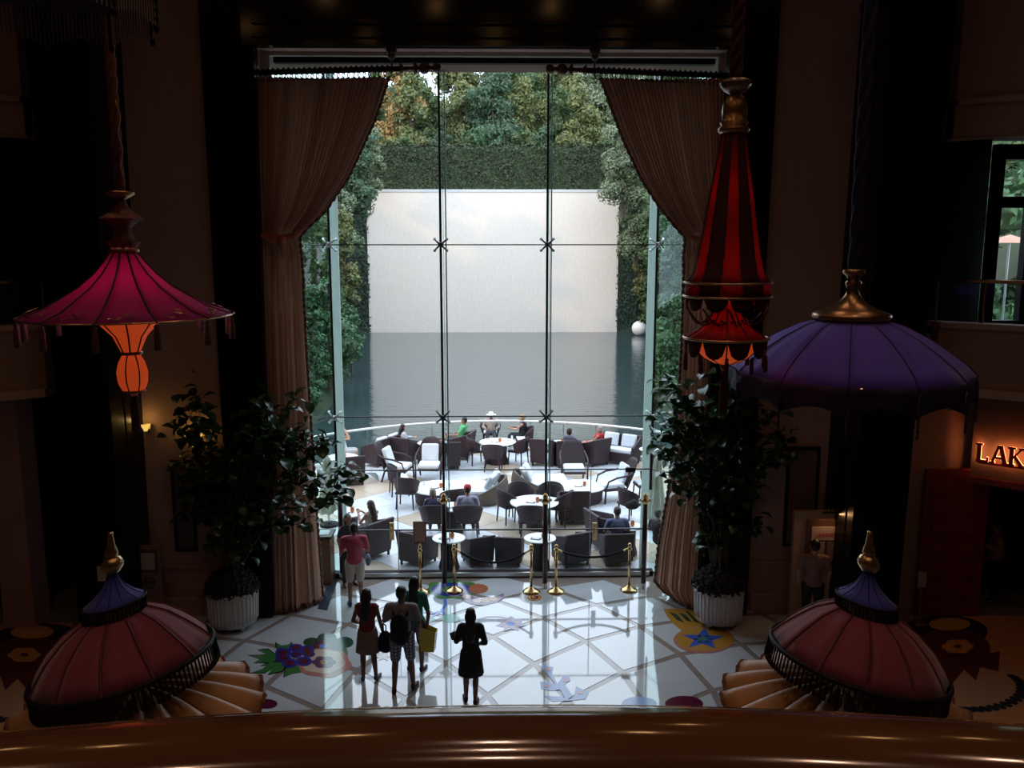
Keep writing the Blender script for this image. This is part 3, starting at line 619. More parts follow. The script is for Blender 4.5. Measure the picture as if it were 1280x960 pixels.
def daybed_proto():
    t = empty('daybed', (0, 0, 0), 0, '', 'daybed', 'round wicker daybeds')
    # local: back on +x side, open toward -x
    def fn(u, v):
        a = -1.75+3.5*u; k = abs(2*u-1); top = .30+.50*(1-k**1.6); z = .04+(top-.04)*v; bulge = .07*sin(pi*v)
        return ((.80+bulge)*cos(a), (.86+bulge)*sin(a), z)
    MB().grid(fn, 30, 8).build('wicker_shell', wick2, t, True, solid=.06)
    m = MB(); m.tube([Vector(fn(i/30, 1)) for i in range(31)], .045, 8); m.build('rim', wick2, t, True)
    m = MB(); m.box((-.25, 0, .18), (1.5, 1.5, .28)); m.build('base', wick2, t, bevel=.05); m = MB(); m.box((-.28, 0, .39), (1.58, 1.42, .18)); m.build('mattress', cush, t, bevel=.07)
    for y, rz, x in ((.3, .25, .42), (-.3, -.3, .30)):
        p = MB().box((0, 0, 0), (.16, .56, .50)).build('pillow', cush, t, bevel=.07); p.location = (x, y, .72); p.rotation_euler = (0, R(28), rz)
    m = MB(); m.tube([(-1.02, -.74, .5), (-1.03, 0, .5), (-1.02, .74, .5)], .025, 6); return t
def table_proto(name, r, h, kind, grp):
    t = empty(name, (0, 0, 0), 0, '', 'table', grp)
    MB().lathe([(0, h-.035), (r-.02, h-.035), (r, h-.02), (r, h-.005), (r-.01, h), (0, h)], 32).build('tabletop', ttop, t)
    if kind == 'ped': MB().lathe([(r*.62, .0), (r*.64, .05), (r*.5, .25), (r*.52, h-.1), (r*.66, h-.035)], 20).build('pedestal', wick, t, True)
    if kind == 'low': MB().lathe([(r*.80, .0), (r*.86, .05), (r*.88, h*.5), (r*.93, h-.035)], 24).build('base', wick, t, True)
    if kind == 'legs':
        MB().lathe([(r*.3, 0), (r*.34, .1), (r*.25, .35), (r*.3, h-.035)], 16).build('pedestal', wick, t, True)
        for k in range(4): a = pi/4+k*pi/2; MB().cone((r*.86*cos(a), r*.86*sin(a), 0), .022, (r*.84*cos(a), r*.84*sin(a), h-.03), .024, 6).build('leg', wick, t)
        MB().lathe([(r*.9, h-.09), (r*.9, h-.036)], 24).build('apron', wick, t)
    return t
DC = dining_proto(); CC = club_proto(); LC = lounge_proto(); LS = club_proto(1.35, 'loveseat', 'sofa', .92, 'wicker loveseats on the terrace'); DB = daybed_proto()
# place by the pixel of the ground contact centre; rz: 0 faces away (+y), 180 faces the lobby, 90 faces left
def put(proto, px, py, deg, label, sc=1.12): return inst(proto, at(px, py, z=0), R(deg), label, None, sc)
put(DC, 596, 580, -70, 'dining armchair on the left side of the white hat man\'s round table')
put(DC, 616, 588, -5, 'empty dining armchair in front of the white hat man\'s table, back to the lobby')
put(DC, 648, 580, 60, 'dining armchair at the right front of the white hat man\'s table')
put(DC, 655, 566, 95, 'dining armchair under the woman in the black sleeveless top')
put(DC, 613, 557, 180, 'dining armchair under the man in the white hat, by the lake railing')
put(DC, 499, 618, -75, 'small dining armchair left of the coffee table below the pillow chair')
put(DC, 509, 634, -10, 'dining armchair at the front left of the left coffee table, back to the lobby')
put(DC, 567, 650, 20, 'dining armchair partly hidden behind the table of the red cap man')
put(DC, 637, 652, -62, 'dining armchair with white cushion at the left of the round four legged table')
put(DC, 664, 672, -5, 'dining armchair at the front of the four legged table, back to the lobby')
put(DC, 700, 655, 62, 'dining armchair with white cushion at the right of the four legged table')
put(DC, 651, 648, -160, 'dining armchair behind the four legged table on its left')
put(DC, 687, 648, 160, 'dining armchair behind the four legged table on its right')
put(DC, 543, 672, 0, 'dining armchair carrying the grey haired person')
put(DC, 585, 672, 0, 'dining armchair carrying the person in the red cap')
put(DC, 788, 650, -60, 'dining armchair with a dark bag, at the right end of the terrace')
put(DC, 805, 625, 100, 'dining armchair half hidden by the right window column')
put(CC, 507, 578, -25, 'club chair of the dark haired woman lounging by the lake, back to the lobby')
put(CC, 576, 572, 75, 'club chair holding the man in green')
put(CC, 560, 584, 5, 'club chair with its back to the lobby in front of the man in green')
put(CC, 680, 580, -15, 'empty club chair behind the right mullion near the lake railing')
put(CC, 710, 582, 0, 'club chair hidden behind the high round backed chair')
put(CC, 742, 580, 35, 'club chair holding the person in red')
put(CC, 716, 651, 0, 'club chair with its back to the lobby in front of the right coffee table')
put(CC, 523, 703, -30, 'leftmost club chair at the glass, behind the small menu sign', .98)
put(CC, 597, 703, 25, 'club chair at the glass behind the left end of the rope', .86)
put(CC, 637, 703, -8, 'club chair at the glass behind the middle of the left rope', .86)
put(CC, 714, 703, 25, 'club chair at the glass behind the left part of the right rope', .98)
put(CC, 758, 684, -70, 'tall club chair standing left of the man in blue')
put(CC, 770, 702, 5, 'club chair of the man in blue, at the glass near the right stanchion', .95)
put(CC, 462, 694, 50, 'club chair of the woman with long hair beside the left glass')
put(CC, 438, 604, 20, 'club chair seen through the left plant leaves')
put(LC, 537, 598, 178, 'high backed lounge chair with white cushions facing the lobby behind the left coffee table')
put(LC, 497, 600, -105, 'lounge chair with tilted white pillow facing right at the left coffee table')
rb_ = put(LC, 717, 602, 180, 'lounge chair with a round dark back facing the lobby')
bpy.data.objects.remove([c for c in rb_.children if c.name.startswith('back_cushion')][0])
put(LC, 766, 624, 105, 'lounge chair with white pillow right of the right coffee table')
o = put(LS, 772, 578, 148, 'wicker loveseat with white pillows near the right end of the railing', 1.05)
for x, z in ((-.3, .72), (.32, .72)):
    p = MB().box((0, 0, 0), (.5, .14, .42)).build('pillow', cush, o, bevel=.05); p.location = (x, -.2, z); p.rotation_euler = (R(15), 0, 0)
put(LS, 478, 578, 60, 'wicker loveseat with white seat on the left near the railing', 1.05)
o = put(DB, 603, 624, -4, 'honey wicker daybed left of the middle with its back curving to the right', .86)
o = put(DB, 671, 615, 184, 'honey wicker daybed right of the middle with its back curving to the left', .86)
def tput(px, py, r, h, kind, name, grp, label):
    t = table_proto(name, r, h, kind, grp); t.location = at(px, py, z=h); t.location.z = 0; t['label'] = label; return t, t.location
tabs = {}
cups = mat('orange_glass', (.55, .16, .05), .25); menum = mat('menu_board', (.10, .06, .10), .5)
def setting(p, h, who, dx=.0, menu=True):
    c = empty('candle_holder', (p.x+.08+dx, p.y-.05, h), 0, 'orange glass candle holder on '+who, 'candle', 'candle holders on the tables')
    MB().lathe([(.03, 0), (.05, .03), (.055, .09), (.04, .13)], 10).build('glass_cup', cups, c, True); MB().cone((0, 0, .005), .03, (0, 0, .08), .03, 8).build('candle', mat('wax', (.7, .5, .3)), c)
    if menu:
        q = MB().box((0, 0, .008), (.22, .15, .014)).build('menu', menum); q.location = (p.x-.1+dx, p.y-.08, h); q.rotation_euler = (0, 0, -.3)
        w_ = MB().box((0, 0, .017), (.17, .11, .004)).build('page', cush, q); tag(q, 'dark menu card lying on '+who, 'menu', 'menus on the tables')
T = [(535, 553, .37, .72, 'ped', 'bistro_table', 'pedestal tables', 'small round table by the lake between the dark haired woman and the man in green'),
 (622, 552, .62, .74, 'ped', 'bistro_table', 'pedestal tables', 'round white table of the man in the white hat'), (700, 553, .37, .72, 'ped', 'bistro_table', 'pedestal tables', 'small round table by the lake left of the person in red'),
 (548, 609, .78, .45, 'low', 'coffee_table', 'low tables', 'low round table with wicker drum left of the left daybed'), (727, 607, .70, .45, 'low', 'coffee_table', 'low tables', 'low round table before the round backed lounge chair'),
 (668, 627, .64, .74, 'legs', 'dining_table', 'tables', 'round white four legged table at the terrace middle'), (675, 672, .37, .74, 'ped', 'bistro_table', 'pedestal tables', 'small round table at the glass behind the right brown post'),
 (561, 672, .38, .74, 'ped', 'bistro_table', 'pedestal tables', 'small round table at the glass behind the left brown post'), (566, 633, .42, .72, 'ped', 'bistro_table', 'pedestal tables', 'small round table between the grey haired person and the red cap'),
 (786, 657, .34, .72, 'ped', 'bistro_table', 'pedestal tables', 'small round table right of the man in blue'), (437, 640, .4, .72, 'ped', 'bistro_table', 'pedestal tables', 'small table before the woman with long hair'),
 (812, 561, .34, .72, 'ped', 'bistro_table', 'pedestal tables', 'small round table behind the right window column'), (428, 571, .5, .72, 'ped', 'bistro_table', 'pedestal tables', 'round table behind the left plant leaves')]
SH = ['the lake table by the man in green', 'the white hat man\'s table', 'the lake table left of the person in red', 'the left low coffee table', 'the right low coffee table', 'the four legged table', 'the glass-side table behind the right post', 'the glass-side table behind the left post', 'the table of the red cap person', 'the table right of the man in blue', 'the long haired woman\'s table', 'the table behind the right window column', 'the table behind the left plant']
for a in T:
    t, p = tput(*a); setting(p, a[3], SH.pop(0), menu=a[0] not in (812,))
tp_ = at(668, 627, z=.74)
# magazines on the coffee table and glasses
for k, (px, py) in enumerate(((530, 607), (562, 608), (640, 549))):
    h = .45 if py > 600 else .74; p = at(px, py, z=h)
    g = MB().lathe([(.03, 0), (.035, .12)], 10, cap=True).build('glass', mat('tumbler', (.75, .8, .85), .1)); g.location = p
    tag(g, ('drinking glass at the left edge of the left coffee table', 'drinking glass at the right edge of the left coffee table', 'drinking glass on the white hat man\'s table')[k], 'glass')
# closed parasols
def parasol(px, ytop, ybot, Y, label):
    b = at(px, ybot, Y=Y); b.z = 0; tz = at(px, ytop, Y=Y).z; lo = at(px, ybot, Y=Y).z
    t = empty('closed_parasol', b, 0, label, 'parasol', 'closed parasols')
    MB().cone((0, 0, .05), .03, (0, 0, tz+.1), .03, 8).build('pole', steel, t); MB().lathe([(.25, 0), (.25, .06), (.05, .09)], 16, cap=True).build('base', dmetal, t)
    m = MB(); m.lathe([(.02, tz+.05), (.08, tz-.05), (.15, (tz+lo)/2), (.24, lo+.15), (.25, lo)], 36, wav=lambda a, r, z: 1+.22*sin(a*8)); m.build('folded_canopy', mat('sage_canvas', (.42, .46, .36), .85, noise=.15), t, True, solid=.01)
    MB().lathe([(.115, (tz*.7+lo*.3)-.03), (.12, (tz*.7+lo*.3)+.03)], 16).build('strap', mat('sage_dark', (.25, .28, .2)), t)
parasol(411, 572, 640, 22.6, 'closed sage green parasol outside the left side glass')
parasol(820, 572, 648, 22.2, 'closed sage green parasol outside the right side glass')
# ------------------------------------------------------------------ stanchions and ropes
velvet = mat('black_velvet', (.004, .003, .006), .9)
def stan(px, py, label):
    p = at(px, py, z=0); t = empty('stanchion', p, 0, label, 'stanchion', 'brass stanchions before the glass')
    MB().lathe([(0, 0), (.185, 0), (.19, .02), (.15, .05), (.07, .09), (.035, .13)], 24).build('base', brass, t, True)
    MB().cone((0, 0, .1), .027, (0, 0, .92), .027, 12).build('tube', brass, t, True)
    MB().lathe([(.027, .90), (.055, .92), (.055, .97), (.03, .98), (.04, 1.0), (.045, 1.03), (.03, 1.065), (0, 1.075)], 14).build('finial', brass, t, True); return p
sp = [stan(*a) for a in ((526, 741, 'brass stanchion carrying the small menu sign, leftmost of the row'), (568, 739, 'brass stanchion just right of the left brown post at the left end of a rope'), (664, 740, 'brass stanchion at the right end of the left rope, left of the right brown post'),
      (695, 740, 'brass stanchion right of the right brown post, left end of the right rope'), (786, 738, 'brass stanchion at the right end of the row'))]
for i, j, sg, lb in ((1, 2, .28, 'sagging black velvet rope between the second and third stanchion'), (3, 4, .17, 'black velvet rope between the fourth and fifth stanchion')):
    a = sp[i]+Vector((.05, 0, .94)); b = sp[j]+Vector((-.05, 0, .94)); t = empty('velvet_rope', a, 0, lb, 'rope', 'velvet ropes')
    pts = [(b-a)*(k/16)+Vector((0, 0, -sg*4*(k/16)*(1-k/16))) for k in range(17)]; MB().tube(pts[1:-1], .028, 8).build('rope', velvet, t, True)
    MB().tube([pts[0], pts[1]], .022, 8).build('hook', brass, t, True); MB().tube([pts[-1], pts[-2]], .022, 8).build('hook', brass, t, True)
t = empty('menu_sign', sp[0]+Vector((0, 0, 1.07)), R(3), 'framed terracotta menu sign on top of the leftmost stanchion', 'sign')
MB().box((0, 0, .28), (.28, .03, .5)).build('frame', mat('sign_wood', (.12, .06, .04), .4), t, bevel=.01); MB().box((0, -.018, .3), (.22, .006, .42)).build('sheet', mat('sign_sheet', (.36, .20, .15), .5, noise=.2, ns=10), t); MB().cone((0, 0, 0), .02, (0, 0, .05), .02, 8).build('stem', brass, t)
# mat, podium
p0, p1, p2, p3 = [at(*q, z=0) for q in ((397, 761), (409, 763), (425, 716), (418, 712))]
q = MB().poly([(p.x, p.y) for p in (p0, p1, p2, p3)], .0, .012).build('door_mat', mat('mat_navy', (.012, .018, .035), .9)); tag(q, 'dark navy floor mat strip beside the left curtain', 'mat')
pb = at(413, 728, z=0); pd = empty('host_podium', (pb.x-.12, pb.y+.1, 0), R(0), 'wooden host podium with papers beside the left glass', 'podium')
MB().box((0, 0, .52), (.34, .5, 1.04)).build('body', mat('podium_wood', (.16, .08, .035), .35, noise=.4, ns=5, stretch=(8, 8, 1)), pd, bevel=.01); m = MB().box((0, 0, 1.09), (.42, .56, .05)); m.build('top', mat('podium_dark', (.03, .015, .01), .4), pd, bevel=.01); MB().box((0, 0, 1.12), (.24, .32, .01)).build('paper', cush, pd)
MB().box((.175, 0, .75), (.01, .2, .25)).build('emblem_panel', mat('emblem_red', (.35, .05, .03), .4), pd)
# ------------------------------------------------------------------ lobby mosaics: inlaid stone pieces (children of the floor)
def G(px, py): p = at(px, py, z=0); return (p.x, p.y)
mo = lambda nme, c: mat('mosaic_'+nme, c, .12, noise=.3, ns=30, spec=.7)
Mb, Mg, Mgd, Mp, Mo, Mcream, Mpk, Mpur, Myel, Mlb, Mlg, Mor, Mout = mo('blue', (.02, .03, .22)), mo('green', (.05, .16, .04)), mo('dark_green', (.012, .05, .025)), mo('plum', (.09, .01, .03)), mo('orange', (.55, .22, .04)), mo('cream', (.55, .42, .32)), mo('pink', (.42, .16, .13)), mo('purple', (.09, .02, .08)), mo('yellow', (.42, .21, .03)), mo('light_blue', (.10, .18, .55)), mo('mint', (.22, .42, .34)), mo('rust', (.35, .11, .05)), mo('black', (.01, .01, .015))
LAY = [0]
def piece(pts, m, z=.002, nm='mosaic_piece'):
    LAY[0] += 1; MB().poly([G(*p) for p in pts], 0.0, z+LAY[0]*2e-5).build(nm, m, floor)
def ell(cx, cy, rx, ry, n=22, rot=0): 
    return [(cx+rx*cos(a)*cos(rot)-ry*sin(a)*sin(rot), cy+rx*cos(a)*sin(rot)+ry*sin(a)*cos(rot)) for a in [2*pi*k/n for k in range(n)]]
def petals(cx, cy, R_, ry, r, n, m, m2=None, z=.003, a0=0, k=.5):
    for i in range(n):
        a = a0+2*pi*i/n; x, y = cx+R_*cos(a), cy+ry*sin(a); piece(ell(x, y, r, r*ry/R_), m, z, 'mosaic_petal')
        if m2: piece(ell(x, y, r*k, r*k*ry/R_), m2, z+.001, 'mosaic_petal_heart')
# left flower group
piece(ell(408, 817, 27, 22), Mg, .001); [piece(ell(x, y, rx, ry), Mgd, .002) for x, y, rx, ry in ((390, 803, 11, 6), (409, 797, 12, 6), (431, 803, 11, 7), (400, 812, 14, 6), (418, 812, 13, 7))]
piece(ell(407, 807, 15, 7), Mp, .003); piece(ell(404, 808, 5, 2.6), Mlb, .004)
piece([(405+34*cos(a)*(1+.05*sin(6*a)), 829+18*sin(a)*(1+.05*sin(6*a))) for a in [2*pi*k/40 for k in range(40)]], Mpk, .003); piece([(403+28*cos(a)*(1+.05*sin(6*a)), 827+15*sin(a)*(1+.05*sin(6*a))) for a in [2*pi*k/40 for k in range(40)]], Mcream, .004)
petals(405, 828, 9, 4.6, 6.5, 6, Mpur, None, .005); piece(ell(405, 828, 5, 2.6), Myel, .006); piece(ell(405, 828, 2, 1), Mp, .007)
for pts in (((350, 823), (335, 812), (322, 813), (334, 818), (311, 819), (325, 824), (318, 828), (340, 828)), ((350, 828), (337, 828), (326, 833), (334, 832), (329, 836), (314, 841), (332, 841), (340, 836), (335, 843), (352, 839), (358, 830)), ((357, 836), (355, 846), (366, 842), (379, 840), (372, 832)), ((346, 810), (345, 803), (352, 807), (360, 806), (364, 803), (366, 812), (352, 815))):
    cx = sum(p[0] for p in pts)/len(pts); cy = sum(p[1] for p in pts)/len(pts)
    piece([(cx+(x-cx)*1.12, cy+(y-cy)*1.15) for x, y in pts], Mout, .001, 'mosaic_leaf_outline'); piece(pts, Mg, .002, 'mosaic_leaf')
for x, y, rx, ry in ((354, 816, 10, 6), (354, 823, 10, 5), (370, 810, 9, 5), (384, 813, 9, 6), (386, 818, 8, 4), (380, 827, 10, 6), (362, 829, 10, 6), (370, 818, 8, 4)):
    piece(ell(x, y, rx, ry), Mb, .006, 'mosaic_petal'); piece(ell(x, y, rx*.6, ry*.6), Mp, .007, 'mosaic_petal_heart')
# blue pool flower at the glass
piece([(565+33*cos(a)*(1+.10*sin(7*a)), 737+12*sin(a)*(1+.10*sin(7*a))) for a in [2*pi*k/40 for k in range(40)]], Mg, .001); piece(ell(565, 737, 26, 8.5), Mb, .002); piece(ell(560, 737, 9, 4), Mg, .003); piece(ell(561, 737, 4, 2), Mlg, .004)
petals(598, 736, 9, 4.5, 3.6, 12, Mor, None, .003); piece(ell(598, 736, 7, 3.4), Mor, .003)
piece([(574, 741), (582, 738), (588, 745), (600, 749), (615, 748), (624, 744), (629, 742), (630, 747), (622, 753), (606, 757), (590, 756), (578, 751)], Mpur, .004)
for x, y in ((583, 746), (596, 751), (607, 751), (617, 749)): piece(ell(x, y, 5.5, 2.6), Mcream if x < 600 else Myel, .005)
def ribbon(pts, w0, m, z=.002):
    P_ = [Vector(G(*p)) for p in pts]; L_ = []; R_2 = []
    for i, p in enumerate(P_):
        t = (P_[min(i+1, len(P_)-1)]-P_[max(i-1, 0)]).normalized(); nn = Vector((-t.y, t.x)); L_.append(p+nn*w0); R_2.append(p-nn*w0)
    LAY[0] += 1; MB().poly(L_+R_2[::-1], 0, z+LAY[0]*2e-5).build('mosaic_stem', m, floor)
ribbon([(556, 748), (557, 756), (552, 764), (542, 770), (530, 774)], .035, Mlb); ribbon([(552, 762), (555, 768), (560, 772)], .03, Mlb); ribbon([(550, 764), (540, 767), (528, 766)], .03, Mlb)
for x, y, r in ((531, 762, 8), (534, 774, 9), (563, 773, 12)): piece(ell(x, y, r, r*.45), Mlg, .003)
ribbon([(598, 774), (610, 771), (625, 771), (640, 774)], .025, mo('grey', (.35, .36, .38)))
def star(cx, cy, R1, R2, n, m, z=.003, f=.5, a0=0): piece([(cx+(R1 if k % 2 == 0 else R2)*cos(a0+pi*k/n), cy+f*(R1 if k % 2 == 0 else R2)*sin(a0+pi*k/n)) for k in range(2*n)], m, z, 'mosaic_star')
star(639, 780, 20, 13, 7, mo('lilac', (.25, .20, .32)), a0=.2); star(639, 780, 12, 8, 7, mo('rose', (.45, .32, .30)), .004, a0=.5); piece(ell(638, 780, 6, 3), Mlb, .005)
star(479, 821, 12, 6, 6, mo('grey', (.35, .36, .38)), .003); star(479, 821, 9, 4, 6, Mcream, .004)
piece(ell(670, 746, 21, 9, 30), mo('stone_disc', (.36, .37, .36)), .001)
for r, m in ((9, Mor), (7, Myel), (5, Mp), (2.5, Mor)): piece(ell(668, 747, r, r*.48), m, .003+.0005*(9-r))
# yellow comet with blue star, at the right pot
piece([(829, 761), (845, 761), (864, 761), (872, 770), (884, 784), (884, 792), (854, 790), (842, 780), (834, 771)], Myel, .001)
for pts in (((836, 765), (846, 768), (856, 779), (846, 775)), ((848, 766), (856, 768), (866, 778), (858, 776)), ((856, 763), (862, 766), (876, 780), (868, 777))): piece(pts, Mgd, .002)
piece(ell(880, 800, 38, 17, 40), Mpk, .002); piece(ell(881, 799, 36, 15, 40), Myel, .003); star(879, 799, 28, 12, 5, mo('star_blue', (.02, .08, .40)), .004, .5, -.25); petals(879, 799, 9, 4, 3, 6, Mgd, None, .005); piece(ell(879, 799, 4, 2), Mg, .006)
# blue coral swirl near the camera
for pts in (((676, 832), (692, 834), (690, 842), (697, 855), (704, 845), (712, 846), (713, 851), (706, 856), (716, 870), (708, 876), (700, 862), (690, 864), (676, 861), (675, 852), (694, 855)), ((720, 858), (736, 866), (732, 874), (716, 876)), ((680, 870), (700, 871), (716, 876), (690, 877))):
    piece(pts, mo('sky_blue', (.16, .27, .55)), .003)
for x, y in ((685, 837), (683, 858), (708, 851), (725, 866)): piece(ell(x, y, 4, 2), Mpk, .006)
piece(ell(855, 880, 24, 10), Mp, .003); piece(ell(799, 880, 22, 9), mo('sky_blue', (.16, .27, .55)), .003); piece(ell(333, 880, 14, 6), Mp, .003)
# ------------------------------------------------------------------ carpets on both sides
def carpet(sgn):
    Xa, Xb = sgn*5.0, sgn*11
    t = empty('carpet', (0, 0, 0), 0, 'floral orange carpet on the %s side of the lobby' % ('left' if sgn < 0 else 'right'), 'carpet'); rr = random.Random(5)
    cmr = mat('carpet_orange', (.66, .28, .11), .95, noise=.3, ns=6); t.location = (0, 0, 0)
    a = [G(1146, 872), G(1128, 800), G(1140, 770), G(1290, 770), G(1330, 905), G(1150, 905)]
    if sgn < 0: a = [(-x, y) for x, y in a]
    MB().poly(a, 0.0, .012).build('pile', cmr, t)
    cols = [mat('carpet_wine', (.10, .012, .012), .95), mat('carpet_rust', (.20, .05, .02), .95), mat('carpet_sand', (.52, .28, .15), .95), mat('carpet_ink', (.012, .010, .010), .95), mat('carpet_gold', (.62, .30, .07), .95)]
    def cp(pts, m, z):
        q = [G(*p) for p in pts]; 
        if sgn < 0: q = [(-x, y) for x, y in q]
        MB().poly(q, .01, z).build('motif', m, t)
    cp(ell(1225, 860, 70, 32), cols[2], .014); cp(ell(1180, 790, 55, 20), cols[3], .015); cp(ell(1190, 812, 48, 26), cols[0], .0155); cp([(1165, 830), (1250, 815), (1248, 840), (1225, 835), (1220, 852), (1205, 838), (1185, 862), (1165, 862)], cols[0], .016)
    for i in range(6): a_ = i*pi/3; cp(ell(1197+11*cos(a_), 809+5*sin(a_), 9, 4.2), cols[4], .0165+i*1e-4)
    cp(ell(1197, 809, 5, 2.4), cols[0], .018); cp(ell(1187, 781, 26, 8), cols[4], .0172)
    for k in range(16): a_ = -.6+k*.16; cp(ell(1216+62*cos(a_), 862+26*sin(a_), 9, 2.6, 14, .3), cols[3], .0166+k*1e-4)
    return t
carpet(1); carpet(-1)
# ------------------------------------------------------------------ people
SK = {'fair': mat('skin_fair', (.50, .28, .20), .55, noise=.08), 'tan': mat('skin_tan', (.33, .17, .11), .55, noise=.08), 'brown': mat('skin_brown', (.16, .08, .05), .5, noise=.08)}
HAIR = {'black': mat('hair_black', (.008, .006, .006), .45), 'brown': mat('hair_brown', (.03, .012, .008), .5), 'grey': mat('hair_grey', (.30, .27, .22), .6), 'blond': mat('hair_blond', (.30, .22, .12), .6)}
eyem = mat('eye_dark', (.01, .008, .006), .2)
def blob(name, prims, m, parent, voxel=.012, smooth=2):
    b = MB()
    for q in prims:
        if q[0] == 'c':
            _, a, ra, c, rc = q; a = Vector(a); c = Vector(c); b.cone(a, ra, c, rc, 12); b.sphere(a, ra*.995, 12); b.sphere(c, rc*.995, 12)
        else: b.sphere(q[1], 1, 14, q[2])
    o = b.build(name, m, parent, True)
    r = o.modifiers.new('r', 'REMESH'); r.mode = 'VOXEL'; r.voxel_size = voxel; r.use_smooth_shade = True
    if smooth: s_ = o.modifiers.new('s', 'SMOOTH'); s_.iterations = smooth; s_.factor = .5
    return o
def loft(rings, n=28):     # rings: (cx, cy, z, rx, ry)
    V = []; Fs = []
    for (cx, cy, z, rx, ry) in rings:
        for i in range(n): a = 2*pi*i/n; V.append((cx+rx*cos(a), cy+ry*sin(a), z))
    for j in range(len(rings)-1):
        for i in range(n): Fs.append((j*n+i, j*n+(i+1) % n, (j+1)*n+(i+1) % n, (j+1)*n+i))
    return V, Fs
def human(loc, rz, label, h=1.7, pose='stand', skin='tan', fem=False, top=('tee', (.3, .1, .1)), bottom=('shorts', (.4, .4, .4)), hair=('short', 'black'), arms=None, legsp=None, head=(0, 0, 0), shoes=(.02, .02, .03), lean=0, vox=.0085, name='person'):
    t = empty(name, loc, rz, label, 'person'); k = h/1.72
    t.scale = (k, k, k)
    sw = .165 if fem else .195; hwid = .095
    if pose == 'stand':
        hipz = .90; pel = Vector((0, 0, .96)); che = Vector((0, lean*.3, 1.27)); nb = Vector((0, lean*.5, 1.44)); hc = Vector((0, lean*.6+.015, 1.60))
        L_ = legsp or {-1: ((-.105, .01, .50), (-.11, -.02, .085)), 1: ((.105, .01, .50), (.11, -.02, .085))}
        hips = {-1: Vector((-hwid, 0, .90)), 1: Vector((hwid, 0, .90))}
        A_ = {-1: ((-sw-.07, -.02, 1.14), (-sw-.05, .06, .90)), 1: ((sw+.07, -.02, 1.14), (sw+.05, .06, .90))}
    else:
        pel = Vector((0, .0, .56)); che = Vector((0, -.06-lean*.3, .86)); nb = Vector((0, -.07-lean*.55, 1.03)); hc = Vector((0, -.04-lean*.6, 1.19))
        L_ = legsp or {-1: ((-.12, .44, .54), (-.12, .46, .085)), 1: ((.12, .44, .54), (.12, .46, .085))}
        hips = {-1: Vector((-hwid, .03, .54)), 1: Vector((hwid, .03, .54))}
        A_ = {-1: ((-sw-.08, -.02, .74), (-sw+.02, .22, .70)), 1: ((sw+.08, -.02, .74), (sw-.02, .22, .70))}
    if arms: 
        for s in arms: A_[s] = arms[s]
    hc += Vector(head)
    sh = {s: nb+Vector((s*sw, 0, -.055)) for s in (-1, 1)}
    P = [('c', pel, .125, che, .125), ('e', che+Vector((0, 0, .02)), (.165 if fem else .18, .11, .17)), ('e', pel, (.165, .115, .12)), ('c', nb+Vector((0, 0, -.05)), .06, hc+Vector((0, -.01, -.04)), .05), ('c', sh[-1], .058, sh[1], .058)]
    P += [('e', hc+Vector((0, 0, .02)), (.076, .094, .105)), ('e', hc+Vector((0, .028, -.055)), (.055, .062, .065)), ('c', hc+Vector((0, .085, .01)), .010, hc+Vector((0, .105, -.025)), .014), ('e', hc+Vector((0, .08, -.065)), (.025, .014, .009))]
    for s in (-1, 1):
        P += [('e', hc+Vector((s*.078, 0, -.005)), (.012, .02, .03)), ('e', hc+Vector((s*.03, .082, .03)), (.022, .01, .008))]
        el, wr = Vector(A_[s][0]), Vector(A_[s][1]); P += [('c', sh[s], .05 if not fem else .042, el, .036), ('c', el, .038, wr, .026)]
        d = (wr-el).normalized(); side = d.cross(Vector((0, 0, 1))); side = side.normalized() if side.length > .2 else Vector((0, 1, 0))
        if abs(d.z) > .8: side = Vector((0, 1, 0)); 
        side = (side-d*side.dot(d)).normalized(); nrm = d.cross(side)
        pm = wr+d*.045; P += [('c', wr, .024, pm+side*.012, .021), ('c', wr, .024, pm-side*.014, .021), ('c', pm+side*.02, .018, pm-side*.02, .018)]
        for i in range(4):
            o_ = (-.033+.022*i); ln = (.062, .075, .07, .055)[i]; b0 = pm+side*o_+d*.02; b1 = b0+d*ln*.6+side*o_*.12+nrm*.006*s; b2 = b1+d*ln*.5+nrm*.022*s
            P += [('c', b0, .0098, b1, .009), ('c', b1, .009, b2, .008)]
        th0 = wr+side*.024+d*.012; th1 = th0+side*.028+d*.03; th2 = th1+d*.034+side*.006; P += [('c', th0, .013, th1, .011), ('c', th1, .011, th2, .009)]
        kn, an = Vector(L_[s][0]), Vector(L_[s][1]); q = hips[s]
        P += [('c', q, .088, kn, .053), ('c', kn, .053, kn.lerp(an, .35)+Vector((0, -.012 if pose == 'stand' else -.01, 0)), .052), ('c', kn.lerp(an, .35), .05, an, .034)]
        fd = Vector((.04*s, .17, -.055)); P += [('c', an, .034, an+Vector((0, -.02, -.03)), .034), ('c', an+Vector((0, -.02, -.035)), .033, an+fd, .024)]
    blob('body', P, SK[skin], t, vox, 1)
    for s in (-1, 1): MB().sphere(hc+Vector((s*.03, .083, .012)), .012, 8, (1, .6, .7)).build('eye', eyem, t, True)
    tk, tcol = top[0], top[1]; tm_ = mat('cloth_'+''.join('%02x' % int(c*255) for c in tcol), tcol, .85, noise=.15, ns=5, bump=.3, bs=14)
    Q = [('c', pel+Vector((0, 0, .02)), .145, che, .14), ('e', che+Vector((0, 0, .02)), (.185 if fem else .203, .135, .185)), ('c', sh[-1]*.85+nb*.15, .068, sh[1]*.85+nb*.15, .068)]
    if fem: Q += [('e', che+Vector((s*.07, .085, .03)), (.07, .06, .065)) for s in (-1, 1)]
    if pose == 'stand' and tk != 'dress': Q.append(('e', pel+Vector((0, 0, -.02)), (.183, .135, .11)))
